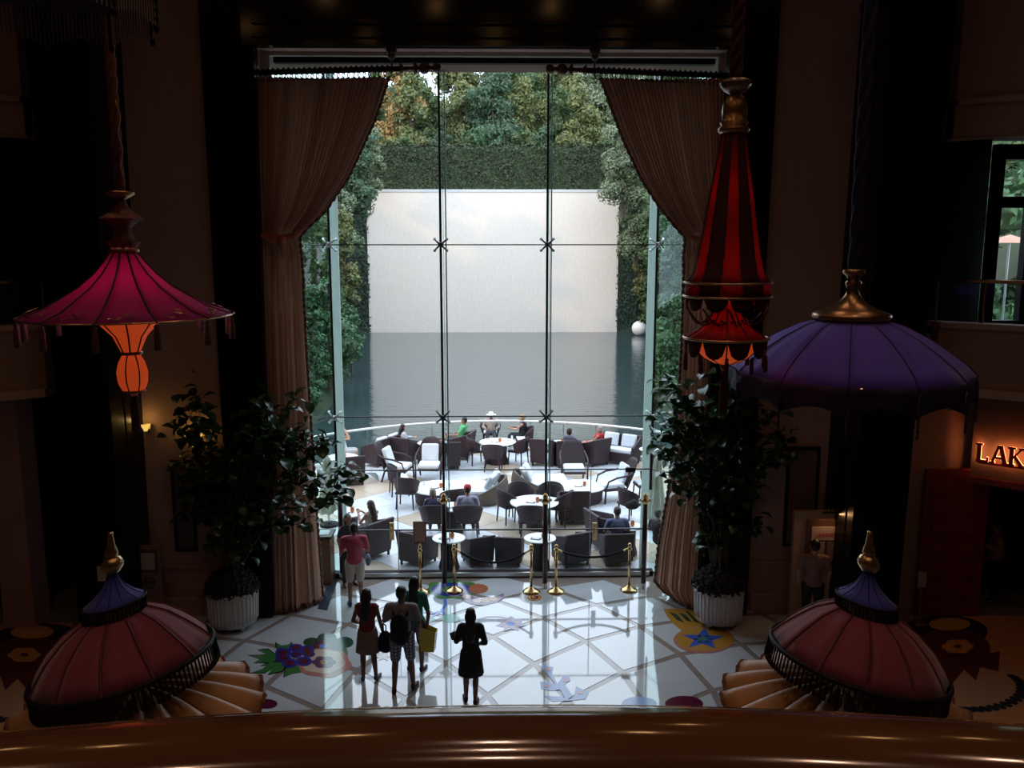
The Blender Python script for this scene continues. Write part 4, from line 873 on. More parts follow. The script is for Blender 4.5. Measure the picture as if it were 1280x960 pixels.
    if pose != 'stand': Q.append(('e', pel+Vector((0, 0, .02)), (.18, .14, .12)))
    if tk in ('tee', 'long', 'dress'):
        for s in (-1, 1):
            el, wr = Vector(A_[s][0]), Vector(A_[s][1])
            if tk == 'long': Q += [('c', sh[s], .064, el, .052), ('c', el, .052, el.lerp(wr, .85), .04)]
            else: Q += [('c', sh[s], .068 if not fem else .058, sh[s].lerp(el, .68), .062 if not fem else .052)]
    blob({'tee': 'shirt', 'long': 'shirt', 'tank': 'tank_top', 'dress': 'dress_bodice'}[tk], Q, tm_, t, .013, 2)
    bk, bcol = bottom; bm_ = bcol if not isinstance(bcol, tuple) else mat('cloth_'+''.join('%02x' % int(c*255) for c in bcol), bcol, .85, noise=.15, ns=5, bump=.3, bs=14)
    if bk in ('shorts', 'trousers'):
        Q = [('e', pel+Vector((0, 0, -.02)), (.178, .132, .12))]
        for s in (-1, 1):
            kn, an = Vector(L_[s][0]), Vector(L_[s][1]); f = .86 if bk == 'shorts' else 1
            Q += [('c', hips[s], .105, hips[s].lerp(kn, f), .083 if bk == 'shorts' else .07)]
            if bk == 'trousers': Q += [('c', kn, .07, an.lerp(kn, .08), .055)]
        blob(bk, Q, bm_, t, .013, 2)
    elif bk == 'skirt':
        if pose == 'stand':
            z0 = .50 if bcol != 'x' else .5; V, Fs = loft([(0, 0, 1.04, .135, .11), (0, 0, .93, .175, .145), (0, 0, .75, .195, .165), (0, 0, .56, .215, .18)]); V = [(x*(1+.04*sin(11*math.atan2(y, x))*(1.04-z)*2), y*(1+.04*sin(11*math.atan2(y, x))*(1.04-z)*2), z) for x, y, z in V]
            MB().add(V, Fs).build('skirt', bm_, t, True, solid=.008)
        else: blob('skirt', [('e', pel, (.19, .15, .12)), ('c', hips[-1], .11, hips[-1].lerp(Vector(L_[-1][0]), .7), .09), ('c', hips[1], .11, hips[1].lerp(Vector(L_[1][0]), .7), .09)], bm_, t, .015)
    hk, hcol = hair; hm = HAIR[hcol]
    Q = [('e', hc+Vector((0, -.018, .042)), (.086, .098, .092))]
    if hk == 'long': Q += [('e', hc+Vector((0, -.045, -.03)), (.102, .085, .13)), ('c', hc+Vector((0, -.07, -.06)), .085, nb+Vector((0, -.12, -.22)), .075), ('c', nb+Vector((-.05, -.11, -.12)), .05, nb+Vector((.05, -.11, -.12)), .05)]
    elif hk == 'bun': Q += [('e', hc+Vector((0, -.1, .03)), (.045, .04, .045)), ('e', hc+Vector((0, -.04, -.01)), (.082, .07, .09))]
    elif hk == 'bob': Q += [('e', hc+Vector((0, -.035, -.02)), (.098, .082, .11))]
    else: Q += [('e', hc+Vector((0, -.04, .0)), (.08, .068, .075))]
    blob('hair', Q, hm, t, .012, 1)
    for s in (-1, 1):
        an = Vector(L_[s][1]); kn = Vector(L_[s][0]); Q = [('c', an+Vector((0, -.03, -.045)), .038, an+Vector((.04*s, .16, -.058)), .03), ('e', an+Vector((0, -.01, -.02)), (.042, .05, .04))]
        blob('shoe', Q, mat('shoe_%d' % int(sum(shoes)*100), shoes, .6), t, .012, 1)
    t['hc'] = 0; return t, hc, nb, che, pel, sh, A_
def hat(t, hc, m, brim=True, name='hat'):
    prof = [(0, .14), (.07, .135), (.088, .09), (.093, .045)]+([(.17, .04), (.175, .05)] if brim else [(.095, .03)]); o = MB().lathe(prof, 20, (hc.x, hc.y-.01, hc.z)).build(name, m, t, True, solid=.006)
    if not brim: MB().box((hc.x, hc.y+.11, hc.z+.04), (.13, .09, .012)).build('peak', m, t, bevel=.004)
def ppl(px, py, deg, label, **k): return human(at(px, py, z=0), R(deg), label, **k)
# standing in the lobby (deg 0 faces the window)
t, *_ = ppl(445, 757, 8, 'person in a pink shirt and pale shorts standing by the left curtain, looking down', h=1.80, top=('tee', (.50, .08, .13)), bottom=('shorts', (.55, .48, .42)), hair=('short', 'black'), head=(.0, .05, -.03), arms={1: ((.26, .02, 1.12), (.17, .24, 1.10)), -1: ((-.26, .02, 1.12), (-.1, .24, 1.12))}, legsp={-1: ((-.1, .03, .5), (-.11, -.02, .085)), 1: ((.10, .05, .5), (.11, .12, .085))}, shoes=(.02, .04, .12))
bag = blob('shoulder_bag', [('e', (.26, .22, .86), (.06, .16, .12))], mat('bag_grey', (.08, .08, .10), .6), t, .015, 1)
ppl(437, 731, -150, 'person with dark hair half hidden behind the person in the pink shirt', h=1.62, fem=True, skin='tan', top=('tee', (.03, .03, .05)), bottom=('trousers', (.02, .02, .03)), hair=('long', 'black'))
t, *_ = ppl(461, 850, -6, 'person with long dark hair, red top and khaki skirt carrying a big black bag', h=1.66, fem=True, skin='brown', top=('tank', (.16, .012, .02)), bottom=('skirt', (.17, .12, .09)), hair=('long', 'black'), arms={1: ((.24, -.05, 1.16), (.26, .03, .94)), -1: ((-.24, -.05, 1.14), (-.18, .12, 1.02))}, shoes=(.10, .11, .16), legsp={-1: ((-.09, .01, .50), (-.09, -.03, .085)), 1: ((.10, .01, .50), (.13, .02, .085))})
bg_ = blob('handbag', [('e', (.31, .03, .74), (.13, .10, .20)), ('e', (.31, .03, .66), (.155, .11, .14))], velvet, t, .015, 2); MB().tube([(.31, -.06, .88), (.30, -.05, 1.02), (.28, .02, 1.08), (.31, .1, 1.0), (.31, .11, .88)], .012, 6).build('bag_strap', velvet, t, True)
plaid = bpy.data.materials.new('plaid_cloth'); plaid.use_nodes = True; n_ = plaid.node_tree; tcx = n_.nodes.new('ShaderNodeTexCoord'); acc = None
for ax in (0, 2):
    wv = n_.nodes.new('ShaderNodeTexWave'); wv.bands_direction = 'X' if ax == 0 else 'Z'; wv.inputs['Scale'].default_value = 5.5; n_.links.new(tcx.outputs['Object'], wv.inputs[0])
    if acc is None: acc = wv.outputs['Fac']
    else: ma = n_.nodes.new('ShaderNodeMath'); ma.operation = 'MULTIPLY'; n_.links.new(acc, ma.inputs[0]); n_.links.new(wv.outputs['Fac'], ma.inputs[1]); acc = ma.outputs[0]
rr_ = n_.nodes.new('ShaderNodeValToRGB'); rr_.color_ramp.elements[0].color = (.08, .09, .16, 1); rr_.color_ramp.elements[1].color = (.55, .52, .55, 1); n_.links.new(acc, rr_.inputs[0]); n_.links.new(rr_.outputs[0], n_.nodes['Principled BSDF'].inputs['Base Color']); n_.nodes['Principled BSDF'].inputs['Roughness'].default_value = .9
t, hc, nb, che, pel, sh, A_ = ppl(504, 864, -4, 'person with a black backpack, grey shirt and plaid shorts seen from behind', h=1.86, skin='brown', top=('tee', (.20, .19, .21)), bottom=('shorts', plaid), hair=('short', 'black'), arms={-1: ((-.27, .0, 1.16), (-.20, .20, 1.12)), 1: ((.27, .0, 1.14), (.24, .12, .92))}, shoes=(.03, .012, .012), legsp={-1: ((-.11, -.01, .50), (-.12, -.09, .085)), 1: ((.12, .06, .50), (.15, .08, .085))})
blob('backpack', [('e', (0, -.20, 1.16), (.15, .10, .22)), ('e', (0, -.20, 1.02), (.16, .11, .16)), ('e', (0, -.27, 1.02), (.10, .06, .11))], velvet, t, .014, 2)
for s in (-1, 1): MB().tube([(s*.10, -.13, 1.30), (s*.12, -.02, 1.42), (s*.13, .10, 1.36), (s*.14, .15, 1.2), (s*.15, .02, 1.02), (s*.12, -.12, .98)], .02, 6).build('backpack_strap', velvet, t, True)
t, *_ = ppl(520, 838, -10, 'person in a green top hidden behind the backpack wearer, holding a yellow bag', h=1.74, fem=True, skin='brown', top=('tee', (.02, .16, .10)), bottom=('shorts', (.1, .1, .12)), hair=('long', 'black'), arms={1: ((.26, -.08, 1.10), (.24, -.08, .92))}, shoes=(.05, .02, .03))
yb_ = MB(); yb_.add([(.14, -.16, .44), (.36, -.16, .44), (.36, -.02, .44), (.14, -.02, .44), (.10, -.20, .92), (.40, -.18, .80), (.40, -.0, .80), (.10, .0, .92)], [(0, 3, 2, 1), (0, 1, 5, 4), (1, 2, 6, 5), (2, 3, 7, 6), (3, 0, 4, 7)]); yb_.build('shopping_bag', mat('yellow_plastic', (.50, .36, .04), .35, noise=.25, ns=6), t, solid=.004)
t, *_ = ppl(589, 880, 0, 'person with long black hair in a short black dress, carrying a basket of cups', h=1.66, fem=True, skin='brown', top=('long', (.006, .005, .008)), bottom=('skirt', (.006, .005, .008)), hair=('long', 'black'), arms={-1: ((-.24, .02, 1.13), (-.20, .22, 1.08)), 1: ((.24, -.02, 1.12), (.17, .16, 1.02))}, shoes=(.012, .01, .01), legsp={-1: ((-.08, .03, .50), (-.09, .08, .085)), 1: ((.08, .0, .50), (.07, -.03, .085))})
tr_ = MB().add(*loft([(-.22, .30, 1.02, .11, .09), (-.22, .30, 1.14, .15, .13)], 4)).build('basket', mat('basket_dark', (.03, .02, .025), .6), t, solid=.01); MB().lathe([(.04, 0), (.05, .14)], 10, (-.24, .3, 1.06), cap=True).build('cup', mat('cup_white', (.6, .62, .65), .3), t); MB().lathe([(.035, 0), (.04, .12)], 10, (-.14, .33, 1.08), cap=True).build('cup', mat('cup_green', (.2, .3, .1), .3), t)
# indoor right side
ppl(1013, 790, -12, 'person in a pale shirt standing before the lit menu board, seen from behind', h=1.86, skin='fair', top=('tee', (.25, .15, .13)), bottom=('trousers', (.012, .012, .015)), hair=('short', 'black'))
ppl(1062, 778, 20, 'person in a dark red shirt standing behind the right umbrella lamp', h=1.75, skin='tan', top=('tee', (.10, .012, .015)), bottom=('trousers', (.012, .012, .015)), hair=('short', 'black'))
# seated on the terrace: rz as for the chairs
def sit(px, py, deg, label, **k):
    return ppl(px, py, deg, label, pose='sit', vox=.011, **k)
sit(463, 689, 50, 'long haired person in a tank top eating at the table by the left glass', fem=True, skin='tan', top=('tank', (.35, .30, .24)), bottom=('shorts', (.05, .05, .07)), hair=('long', 'brown'), arms={-1: ((-.22, .10, .76), (-.06, .34, .92)), 1: ((.22, .10, .76), (.08, .32, .92))})
sit(542, 669, 0, 'grey haired person in a dark blue shirt seated left of the red cap', h=1.66, fem=True, skin='fair', top=('tee', (.06, .06, .13)), bottom=('trousers', (.05, .05, .08)), hair=('bob', 'grey'))
t, hc, *_ = sit(585, 669, 0, 'person in a red cap and pale lilac shirt seen from behind', h=1.76, skin='fair', top=('tee', (.42, .42, .56)), bottom=('trousers', (.03, .03, .05)), hair=('short', 'brown')); hat(t, hc, mat('red_cloth', (.50, .015, .03), .7), False, 'cap')
sit(770, 702, 5, 'person in a blue grey T-shirt seated at the glass behind the right stanchion', h=1.78, skin='tan', top=('tee', (.12, .15, .27)), bottom=('trousers', (.02, .02, .03)), hair=('short', 'brown'), head=(0, .02, 0))
t, hc, *_ = sit(614, 559, 180, 'person in a white sun hat and pale shirt facing the lobby by the railing', h=1.78, skin='tan', top=('long', (.48, .40, .36)), bottom=('trousers', (.1, .1, .12)), hair=('short', 'grey'), head=(0, .07, -.03), lean=-.15); hat(t, hc, mat('white_straw', (.72, .70, .64), .8))
sit(653, 563, 75, 'blond person in a black sleeveless top at the white hat table', fem=True, skin='fair', h=1.74, top=('tank', (.01, .01, .013)), bottom=('trousers', (.02, .02, .03)), hair=('bun', 'blond'), lean=-.1, arms={-1: ((-.2, .18, .80), (-.12, .42, .82)), 1: ((.2, .18, .80), (.12, .42, .82))})
sit(506, 576, -60, 'person with dark hair and a white shirt lounging in a club chair by the lake', fem=True, skin='fair', top=('long', (.50, .52, .58)), bottom=('trousers', (.1, .1, .14)), hair=('long', 'black'), legsp={-1: ((-.12, .46, .56), (-.12, .82, .42)), 1: ((.12, .46, .56), (.10, .84, .44))}, arms={-1: ((-.26, .10, .78), (-.2, .42, .76))})
sit(575, 568, 75, 'bald person in a bright green shirt leaning back by the lake', h=1.78, skin='tan', top=('tee', (.10, .42, .17)), bottom=('shorts', (.12, .12, .14)), hair=('short', 'black'), lean=.2, legsp={-1: ((-.12, .46, .60), (-.10, .78, .30)), 1: ((.12, .44, .66), (.05, .60, .55))})
sit(743, 578, 55, 'grey haired person in a bright red top reclining near the right loveseat', fem=True, skin='fair', top=('tank', (.55, .015, .02)), bottom=('shorts', (.55, .015, .02)), hair=('bob', 'grey'), lean=.25, legsp={-1: ((-.12, .46, .60), (-.10, .84, .48)), 1: ((.12, .46, .62), (.08, .86, .50))})
sit(715, 580, -30, 'person in a denim top, feet up, partly behind the round backed chair', fem=True, skin='fair', top=('tee', (.10, .14, .22)), bottom=('shorts', (.03, .04, .06)), hair=('bob', 'brown'), lean=.3)
sit(430, 583, -80, 'person in white with arms raised, behind the left plant leaves', fem=True, skin='fair', top=('tank', (.6, .6, .62)), bottom=('shorts', (.5, .5, .5)), hair=('long', 'brown'), arms={-1: ((-.2, .2, .98), (-.06, .08, 1.22)), 1: ((.2, .2, .98), (.06, .08, 1.22))})
sit(823, 702, -50, 'person in dark clothes seated behind the right side glass', skin='fair', top=('tee', (.05, .03, .04)), bottom=('shorts', (.03, .03, .04)), hair=('short', 'black'))
p = at(790, 636, z=.5); b_ = blob('handbag', [('e', (0, 0, .1), (.2, .12, .12)), ('e', (.05, 0, .16), (.1, .1, .1))], velvet, None, .02, 1); b_.location = p; tag(b_, 'dark bag lying on the chair at the right end of the terrace', 'bag')
# ------------------------------------------------------------------ fig trees in ribbed pots
lf = [mat('fig_leaf', (.028, .070, .022), .25, noise=.4, ns=3, spec=.6, trans=.10), mat('fig_leaf_light', (.035, .075, .02), .28, noise=.4, ns=3, spec=.6, trans=.12)]
def leafmesh(m, L=.28, W_=.17):
    b = MB(); st = [(0, .03), (.15, .25), (.4, .62), (.65, 1), (.85, .82), (1, .12)]; V = []; Fs = []
    for i, (t, w_) in enumerate(st):
        y = t*L; z = .05*sin(t*2.6)-.07*t*t; ww = w_*W_/2
        V += [(-ww, y, z+.03*w_), (0, y, z), (ww, y, z+.03*w_)]
    for i in range(len(st)-1):
        for k in range(2): Fs.append((i*3+k, i*3+k+1, (i+1)*3+k+1, (i+1)*3+k))
    return b.add(V, Fs).mesh('leaf', m, True)
LFM = [leafmesh(lf[0], .34, .22), leafmesh(lf[0], .28, .19), leafmesh(lf[1], .32, .21)]
def fig(px, pybase, tips, label, potlabel, seed):
    rs = random.Random(seed); b = at(px, pybase, z=0); b.y -= 0
    pt = empty('plant_pot', b, 0, potlabel, 'pot', 'white ribbed plant pots')
    pm = mat('white_ceramic', (.52, .51, .50), .45)
    MB().lathe([(.30, .06), (.43, .10), (.46, .3), (.47, .68), (.44, .70), (.42, .6)], 48).build('pot_body', pm, pt, True)
    for k in range(36): a = 2*pi*k/36; MB().cone((.45*cos(a), .45*sin(a), .16), .018, (.475*cos(a), .475*sin(a), .6), .018, 5).build('rib', pm, pt)
    MB().tube([(.475*cos(2*pi*k/36), .475*sin(2*pi*k/36), .66) for k in range(36)], .03, 6, closed=True).build('rim', pm, pt, True)
    for k in range(4): a = pi/4+k*pi/2; MB().sphere((.3*cos(a), .3*sin(a), .06), .06, 8).build('foot', pm, pt, True)
    t = empty('fig_tree', b+Vector((0, 0, .72)), 0, label, 'plant'); pt.scale = (1, 1, 1.18)
    n = 2600; d = rng.normal(0, 1, (n, 3)); d /= np.linalg.norm(d, axis=1)[:, None]; d[:, 2] = np.abs(d[:, 2]); Pp = d*np.array([.50, .50, .42])*(.85+.2*rng.random(n))[:, None]+np.array([0, 0, .05])
    cardmesh('moss_mound', cards(Pp, d, np.full(n, .05)), mat('moss_dark', (.02, .016, .012), .9, noise=.5, ns=20), t, 'stuff'); MB().sphere((0, 0, .05), 1, 16, (.46, .46, .38)).build('soil', mat('soil', (.02, .013, .01), .95), t, True)
    o = t.location.copy(); cnt = 0; sm = MB()
    for (tx, ty, nl, dy) in tips:
        p = at(tx, ty, Y=b.y+dy)-o; root = Vector((rs.uniform(-.15, .15), rs.uniform(-.12, .12), .3)); mid = root.lerp(p, .5)+Vector((rs.uniform(-.1, .1)-p.x*.18, rs.uniform(-.1, .1), .35)); pts = [root, root.lerp(mid, .5)+Vector((0, 0, .05)), mid, mid.lerp(p, .5)+Vector((0, 0, .08)), p]
        MB().tube(pts, .012, 5, rs=[.018, .014, .011, .009, .006]).build('branch', bark, t)
        dirn = (p-mid).normalized()
        for k in range(nl):
            cnt += 1; u = rs.random()**1.2*.75; q = p-dirn*u+Vector((rs.gauss(0, .05), rs.gauss(0, .06), rs.gauss(0, .04)))
            az = rs.random()*2*pi; up = rs.uniform(-.5, .9)
            q.y = min(q.y, 16.62-o.y)
            l = bpy.data.objects.new('leaf', rs.choices(LFM, (5, 4, 2))[0]); C.objects.link(l); l.parent = t; l.location = q; l.rotation_euler = (up, rs.uniform(-.6, .6), az); s_ = rs.uniform(.8, 1.2); l.scale = (s_, s_, s_)
        for k in range(int(nl*1.6)):           # the leaves past the first 300, further inside the crown
            u = rs.random()*1.0; q = p-dirn*u+Vector((rs.gauss(0, .13), rs.gauss(0, .15), rs.gauss(0, .12))); q.y = min(q.y, 16.6-o.y); M_ = Matrix.Translation(q) @ Euler((rs.uniform(-.8, .8), rs.uniform(-.6, .6), rs.random()*6.28)).to_matrix().to_4x4()
            sm.add([M_ @ v.co for v in LFM[1].vertices], [tuple(f.vertices) for f in LFM[1].polygons])
    o_ = sm.build('inner_leaves', lf[0], t, True, fix=False); o_['kind'] = 'stuff'
    return t
tipsL = [(240, 487, 15, 0), (232, 505, 8, .1), (222, 535, 11, .2), (248, 540, 12, -.2), (262, 560, 11, .1), (225, 575, 10, 0), (240, 605, 12, .2), (228, 640, 12, .1), (255, 640, 10, -.2), (270, 600, 9, .2), (330, 492, 12, 0), (345, 520, 15, -.3), (310, 530, 12, .2), (368, 500, 9, .1), (385, 535, 15, 0), (405, 555, 15, -.2), (425, 585, 8, .1), (360, 560, 14, -.4), (330, 575, 11, 0), (385, 590, 9, -.2), (300, 560, 9, .2), (432, 620, 15, .1), (455, 590, 9, .2), (375, 655, 10, -.1), (322, 640, 10, -.2), (315, 690, 6, -.3), (285, 545, 8, 0), (345, 605, 9, .2)]
fig(293, 783, tipsL, 'tall fiddle leaf fig on the left, reaching toward the left curtain', 'white ribbed pot under the left fiddle leaf fig', 3)
tipsR = [(838, 472, 10, 0), (828, 498, 10, -.2), (860, 490, 12, .1), (885, 470, 9, .2), (905, 500, 13, -.3), (930, 500, 12, .1), (960, 510, 12, 0), (985, 545, 10, .2), (822, 550, 10, .1), (845, 545, 12, -.3), (870, 535, 14, 0), (900, 540, 14, -.4), (935, 545, 13, .1), (955, 570, 12, 0), (835, 585, 10, .1), (860, 585, 12, -.2), (890, 590, 14, -.3), (920, 595, 12, .2), (945, 610, 8, 0), (985, 560, 8, .1), (880, 615, 10, .2), (910, 665, 11, -.2), (945, 660, 8, .1), (825, 520, 9, 0), (905, 630, 8, .1), (850, 610, 8, .1)]
fig(897, 779, tipsR, 'full dark fiddle leaf fig on the right beside the right curtain', 'white ribbed pot under the right fiddle leaf fig by the yellow mosaic', 8)
# ------------------------------------------------------------------ hanging lanterns
def rel(cx, Y, prof):    # [(r px, y px)] -> local profile about the top point
    z0 = at(cx, prof[0][1], Y=Y).z; return [(r*mpp(Y, at(cx, y, Y=Y).z), at(cx, y, Y=Y).z) for r, y in prof]
def ribs(t, prof, n, r, m, nm='rib', a0=0):
    for k in range(n):
        a = a0+2*pi*k/n; MB().tube([(p*1.01*cos(a), p*1.01*sin(a), z) for p, z in prof], r, 5).build(nm, m, t)
def facet(mb, prof, n, a0=0): return mb.lathe([(r, z) for r, z in prof], n)
def panels(t, prof, n, mats, nm='panel', a0=0, sub=3, z_off=0, bulge=.0, solid=.006):
    for k in range(n):
        V = []; Fs = []
        for (r, z) in prof:
            for i in range(sub+1):
                a = a0+2*pi*(k+i/sub)/n; u = i/sub-.5; rr_ = r*(cos(pi/n)/cos(2*pi*u/n))*(1-bulge*(1-4*u*u)) if 1 else r
                V.append((rr_*cos(a), rr_*sin(a), z+z_off))
        for j in range(len(prof)-1):
            for i in range(sub): q = j*(sub+1)+i; Fs.append((q, q+1, q+sub+2, q+sub+1))
        MB().add(V, Fs).build(nm, mats[k % len(mats)], t, True, solid=solid, fix=False)
def tassel(t, p, L, r, m, nm='tassel'):
    x, y, z = p; MB().lathe([(0, 0), (r*.5, -.01), (r*.9, -L*.12), (r*.55, -L*.22), (r*.9, -L*.3), (r, -L*.95), (r*.8, -L)], 8, (x, y, z), cap=True).build(nm, m, t, True)
rib_m = mat('lantern_rib', (.02, .008, .010), .6)
crim = mat('crimson_silk', (.55, .03, .30), .7, noise=.12, trans=.4, ns=5); crimd = mat('dark_crimson_silk', (.07, .006, .012), .8, trans=.1)
redp = mat('red_silk', (.40, .015, .02), .7, trans=.5); org = mat('glowing_orange_shade', (.6, .12, .03), .6, emit=(1, .11, .02), es=.29)
# 1: red pagoda lantern on the left
Y1 = 8.0; c1 = at(155, 315, Y=Y1)
t = empty('pagoda_lantern', (c1.x, Y1, 0), 0, 'crimson pagoda lantern with wide flared shade and glowing orange lower bulb, hanging left', 'lantern')
ztop1 = at(148, -60, Y=Y1).z
# rope: twisted cloth, slightly offset from the vertical
N = 60; m_ = MB(); rp_ = []
for s in range(3): m_.tube([(.022*cos(i*.55+s*2.1), .022*sin(i*.55+s*2.1), at(150, 240, Y=Y1).z+(13.9-at(150, 240, Y=Y1).z)*i/150) for i in range(151)], .026, 6)
m_.build('fabric_rope', mat('rope_red', (.20, .07, .055), .85, noise=.4, ns=20), t, True)
MB().tube([(.05+.015*sin(i*.9), -.04, at(150, 238, Y=Y1).z+i*.04) for i in range(20)], .007, 5).build('cord', mat('gold_cord', (.45, .25, .12), .5), t, True)
MB().lathe(rel(155, Y1, [(4, 238), (17, 240), (17, 243), (9, 248), (5, 251)]), 24).build('brass_dish', agold, t, True)
amb = mat('amber_bronze', (.22, .085, .055), .5, .2, noise=.3, ns=15)
pr = rel(155, Y1, [(6, 250), (9, 258), (15, 266), (27, 273), (19, 277), (11, 284), (10, 289), (14, 300), (20, 303), (15, 311)]); MB().lathe(pr, 10).build('turned_stem', amb, t)
MB().lathe(rel(155, Y1, [(15, 311), (18, 312), (18, 315), (15, 316)]), 24).build('collar_ring', agold, t, True)
sh1 = rel(155, Y1, [(16, 316), (24, 328), (36, 342), (54, 358), (78, 373), (99, 385), (125, 394)]); panels(t, sh1, 12, [crim], 'shade_panel', .1); ribs(t, sh1, 12, .009, rib_m, 'shade_rib', .1)
zr = sh1[-1][1]; rr1 = sh1[-1][0]
MB().tube([(rr1*1.0*cos(2*pi*k/60+.1), rr1*sin(2*pi*k/60+.1), zr) for k in range(60)], .008, 5, closed=True).build('rim_braid', agold, t)
for k in range(12):      # curled embroidery near the rim of every panel
    a = .1+2*pi*(k+.5)/12
    def sp_(u, v, z_=0):                                                   # u along circumference, v up the slope
        q0 = sh1[-1]; q1 = sh1[-3]; r_ = q0[0]+(q1[0]-q0[0])*v; z = q0[1]+(q1[1]-q0[1])*v; aa = a+u; return (r_*cos(aa)*.985, r_*sin(aa)*.985, z+.012)
    MB().tube([sp_(.02+.10*(i/14)*cos(i*.55)*.8, .22+.34*(i/14)*abs(sin(i*.30))) for i in range(15)], .0045, 4).build('embroidery', agold, t)
    MB().tube([sp_(-.16+.02*i, .15+.05*sin(i*1.3)) for i in range(7)], .004, 4).build('embroidery', agold, t)
tas = mat('tassel_mauve', (.10, .045, .05), .85)
for k in range(12): a = .1+2*pi*k/12; tassel(t, (rr1*.99*cos(a), rr1*.99*sin(a), zr-.01), .22, .03, tas)
lo = rel(155, Y1, [(48, 392), (34, 405), (20, 420), (12, 438), (11, 441)]); panels(t, lo, 8, [org], 'funnel_panel', .3); ribs(t, lo, 8, .008, rib_m, 'funnel_rib', .3)
br = rel(169, Y1, [(11, 442), (17, 452), (20, 464), (19, 476), (14, 487)])
MB().lathe(rel(155, Y1, [(13, 439), (14, 441), (13, 443)]), 16).build('collar_ring', agold, t, True)
panels(t, br, 8, [org], 'bulb_panel', .0); ribs(t, br, 8, .007, rib_m, 'bulb_rib')
MB().lathe(rel(155, Y1, [(14, 487), (15, 489), (9, 491), (5, 492)]), 16).build('collar_ring', agold, t, True); tassel(t, (0, 0, at(160, 490, Y=Y1).z), .37, .045, tas, 'bottom_tassel')
light('lantern_bulb', 'POINT', (c1.x, Y1, at(155, 375, Y=Y1).z), 12, (1, .50, .52), shadow_soft_size=.1)
# 2: tall red striped lantern on the right
Y2 = 8.2; c2 = at(912, 300, Y=Y2)
t = empty('striped_lantern', (c2.x, Y2, 0), 0, 'tall red and dark striped lantern with glowing orange base before the right curtain', 'lantern')
dk = mat('rope_wine', (.05, .012, .012), .85, noise=.4, ns=20)
for s in range(3): MB().tube([(.03*cos(i*.6+s*2.1), .03*sin(i*.6+s*2.1), at(918, 100, Y=Y2).z+(13.9-at(918, 100, Y=Y2).z)*i/120) for i in range(121)], .035, 6).build('fabric_rope', dk, t, True)
MB().lathe(rel(922, Y2, [(12, 98), (19, 101), (20, 106), (14, 114), (7, 118)]), 24).build('cap_dish', mat('pewter', (.25, .22, .18), .3, .9), t, True)
wf_ = mat('warm_bronze', (.38, .22, .13), .3, .85)
MB().lathe(rel(922, Y2, [(7, 118), (11, 121), (15, 130), (16, 140), (15, 151), (18, 153), (16, 157), (20, 161), (19, 165), (16, 167)]), 24).build('bronze_cap', wf_, t, True)
s2 = rel(912, Y2, [(15, 166), (18, 190), (23, 220), (28, 250), (33, 285), (39, 320), (44, 342), (52, 353)]); panels(t, s2, 12, [redp, crimd], 'stripe_panel', .1, bulge=.02); ribs(t, s2, 12, .006, rib_m, 'seam', .1)
s2b = rel(912, Y2, [(52, 353), (53, 369)]); panels(t, s2b, 12, [redp, crimd], 'band_panel', .1)
brs = mat('pale_brass', (.50, .36, .22), .3, .9)
for y in (353, 370): 
    r_, z_ = rel(912, Y2, [(54, y)])[0]; MB().tube([(r_*cos(2*pi*k/48), r_*sin(2*pi*k/48), z_) for k in range(48)], .012, 6, closed=True).build('brass_ring', brs, t, True)
def scallops(t, r_, z_, n, h, m, a0=.1, nm='scallop', sub=6):
    for k in range(n):
        V = []; 
        for j in range(4):
            for i in range(sub+1): u = i/sub; a = a0+2*pi*(k+u)/n; hh = h*(1-abs(2*u-1)**2.2)**.5; V.append((r_*cos(a)*(1-.04*j/3), r_*sin(a)*(1-.04*j/3), z_-hh*j/3))
        Fs = [(j*(sub+1)+i, j*(sub+1)+i+1, (j+1)*(sub+1)+i+1, (j+1)*(sub+1)+i) for j in range(3) for i in range(sub)]; MB().add(V, Fs).build(nm, m, t, True, solid=.006, fix=False)
r_, z_ = rel(912, Y2, [(52, 370)])[0]; scallops(t, r_, z_, 10, .13, crimd)
s3 = rel(908, Y2, [(12, 372), (17, 390), (24, 402), (36, 413), (51, 422)]); panels(t, s3, 10, [redp], 'skirt_panel', .1); ribs(t, s3, 10, .008, rib_m, 'skirt_rib', .1)
for k in range(40): a = 2*pi*k/40; MB().sphere((.185*cos(a), .185*sin(a), s3[2][1]+.02*sin(k*1.9)), .016, 6).build('bead', rib_m, t)
for k in range(10):     # bead swags
    a = .1+2*pi*k/10; MB().tube([((r_*(1-.5*(i/8)))*cos(a+.06*i), (r_*(1-.5*(i/8)))*sin(a+.06*i), z_-.10-.16*sin(pi*i/8*.7)) for i in range(9)], .009, 5).build('bead_swag', rib_m, t)
r3, z3 = s3[-1]; MB().tube([(r3*1.02*cos(2*pi*k/48), r3*1.02*sin(2*pi*k/48), z3) for k in range(48)], .014, 6, closed=True).build('brass_ring', brs, t, True)
scallops(t, r3, z3, 10, .17, crimd, .1)
for k in range(10): a = .1+2*pi*k/10; tassel(t, (r3*cos(a), r3*sin(a), z3-.14), .16, .02, dk)
s4 = rel(907, Y2, [(44, 424), (40, 434), (28, 446), (14, 453), (4, 455)]); panels(t, s4, 10, [org], 'bulb_panel', .1); ribs(t, s4, 10, .008, rib_m, 'bulb_rib', .1)
MB().lathe(rel(907, Y2, [(4, 453), (6, 458), (3, 464)]), 12).build('finial', agold, t, True); tassel(t, (0, 0, at(907, 462, Y=Y2).z), .42, .045, dk, 'bottom_tassel')
for y, e in ((330, 5), (240, 2), (408, 1.6)): light('lantern_bulb', 'POINT', (c2.x, Y2, at(912, y, Y=Y2).z), e, (1, .16, .08), shadow_soft_size=.06)
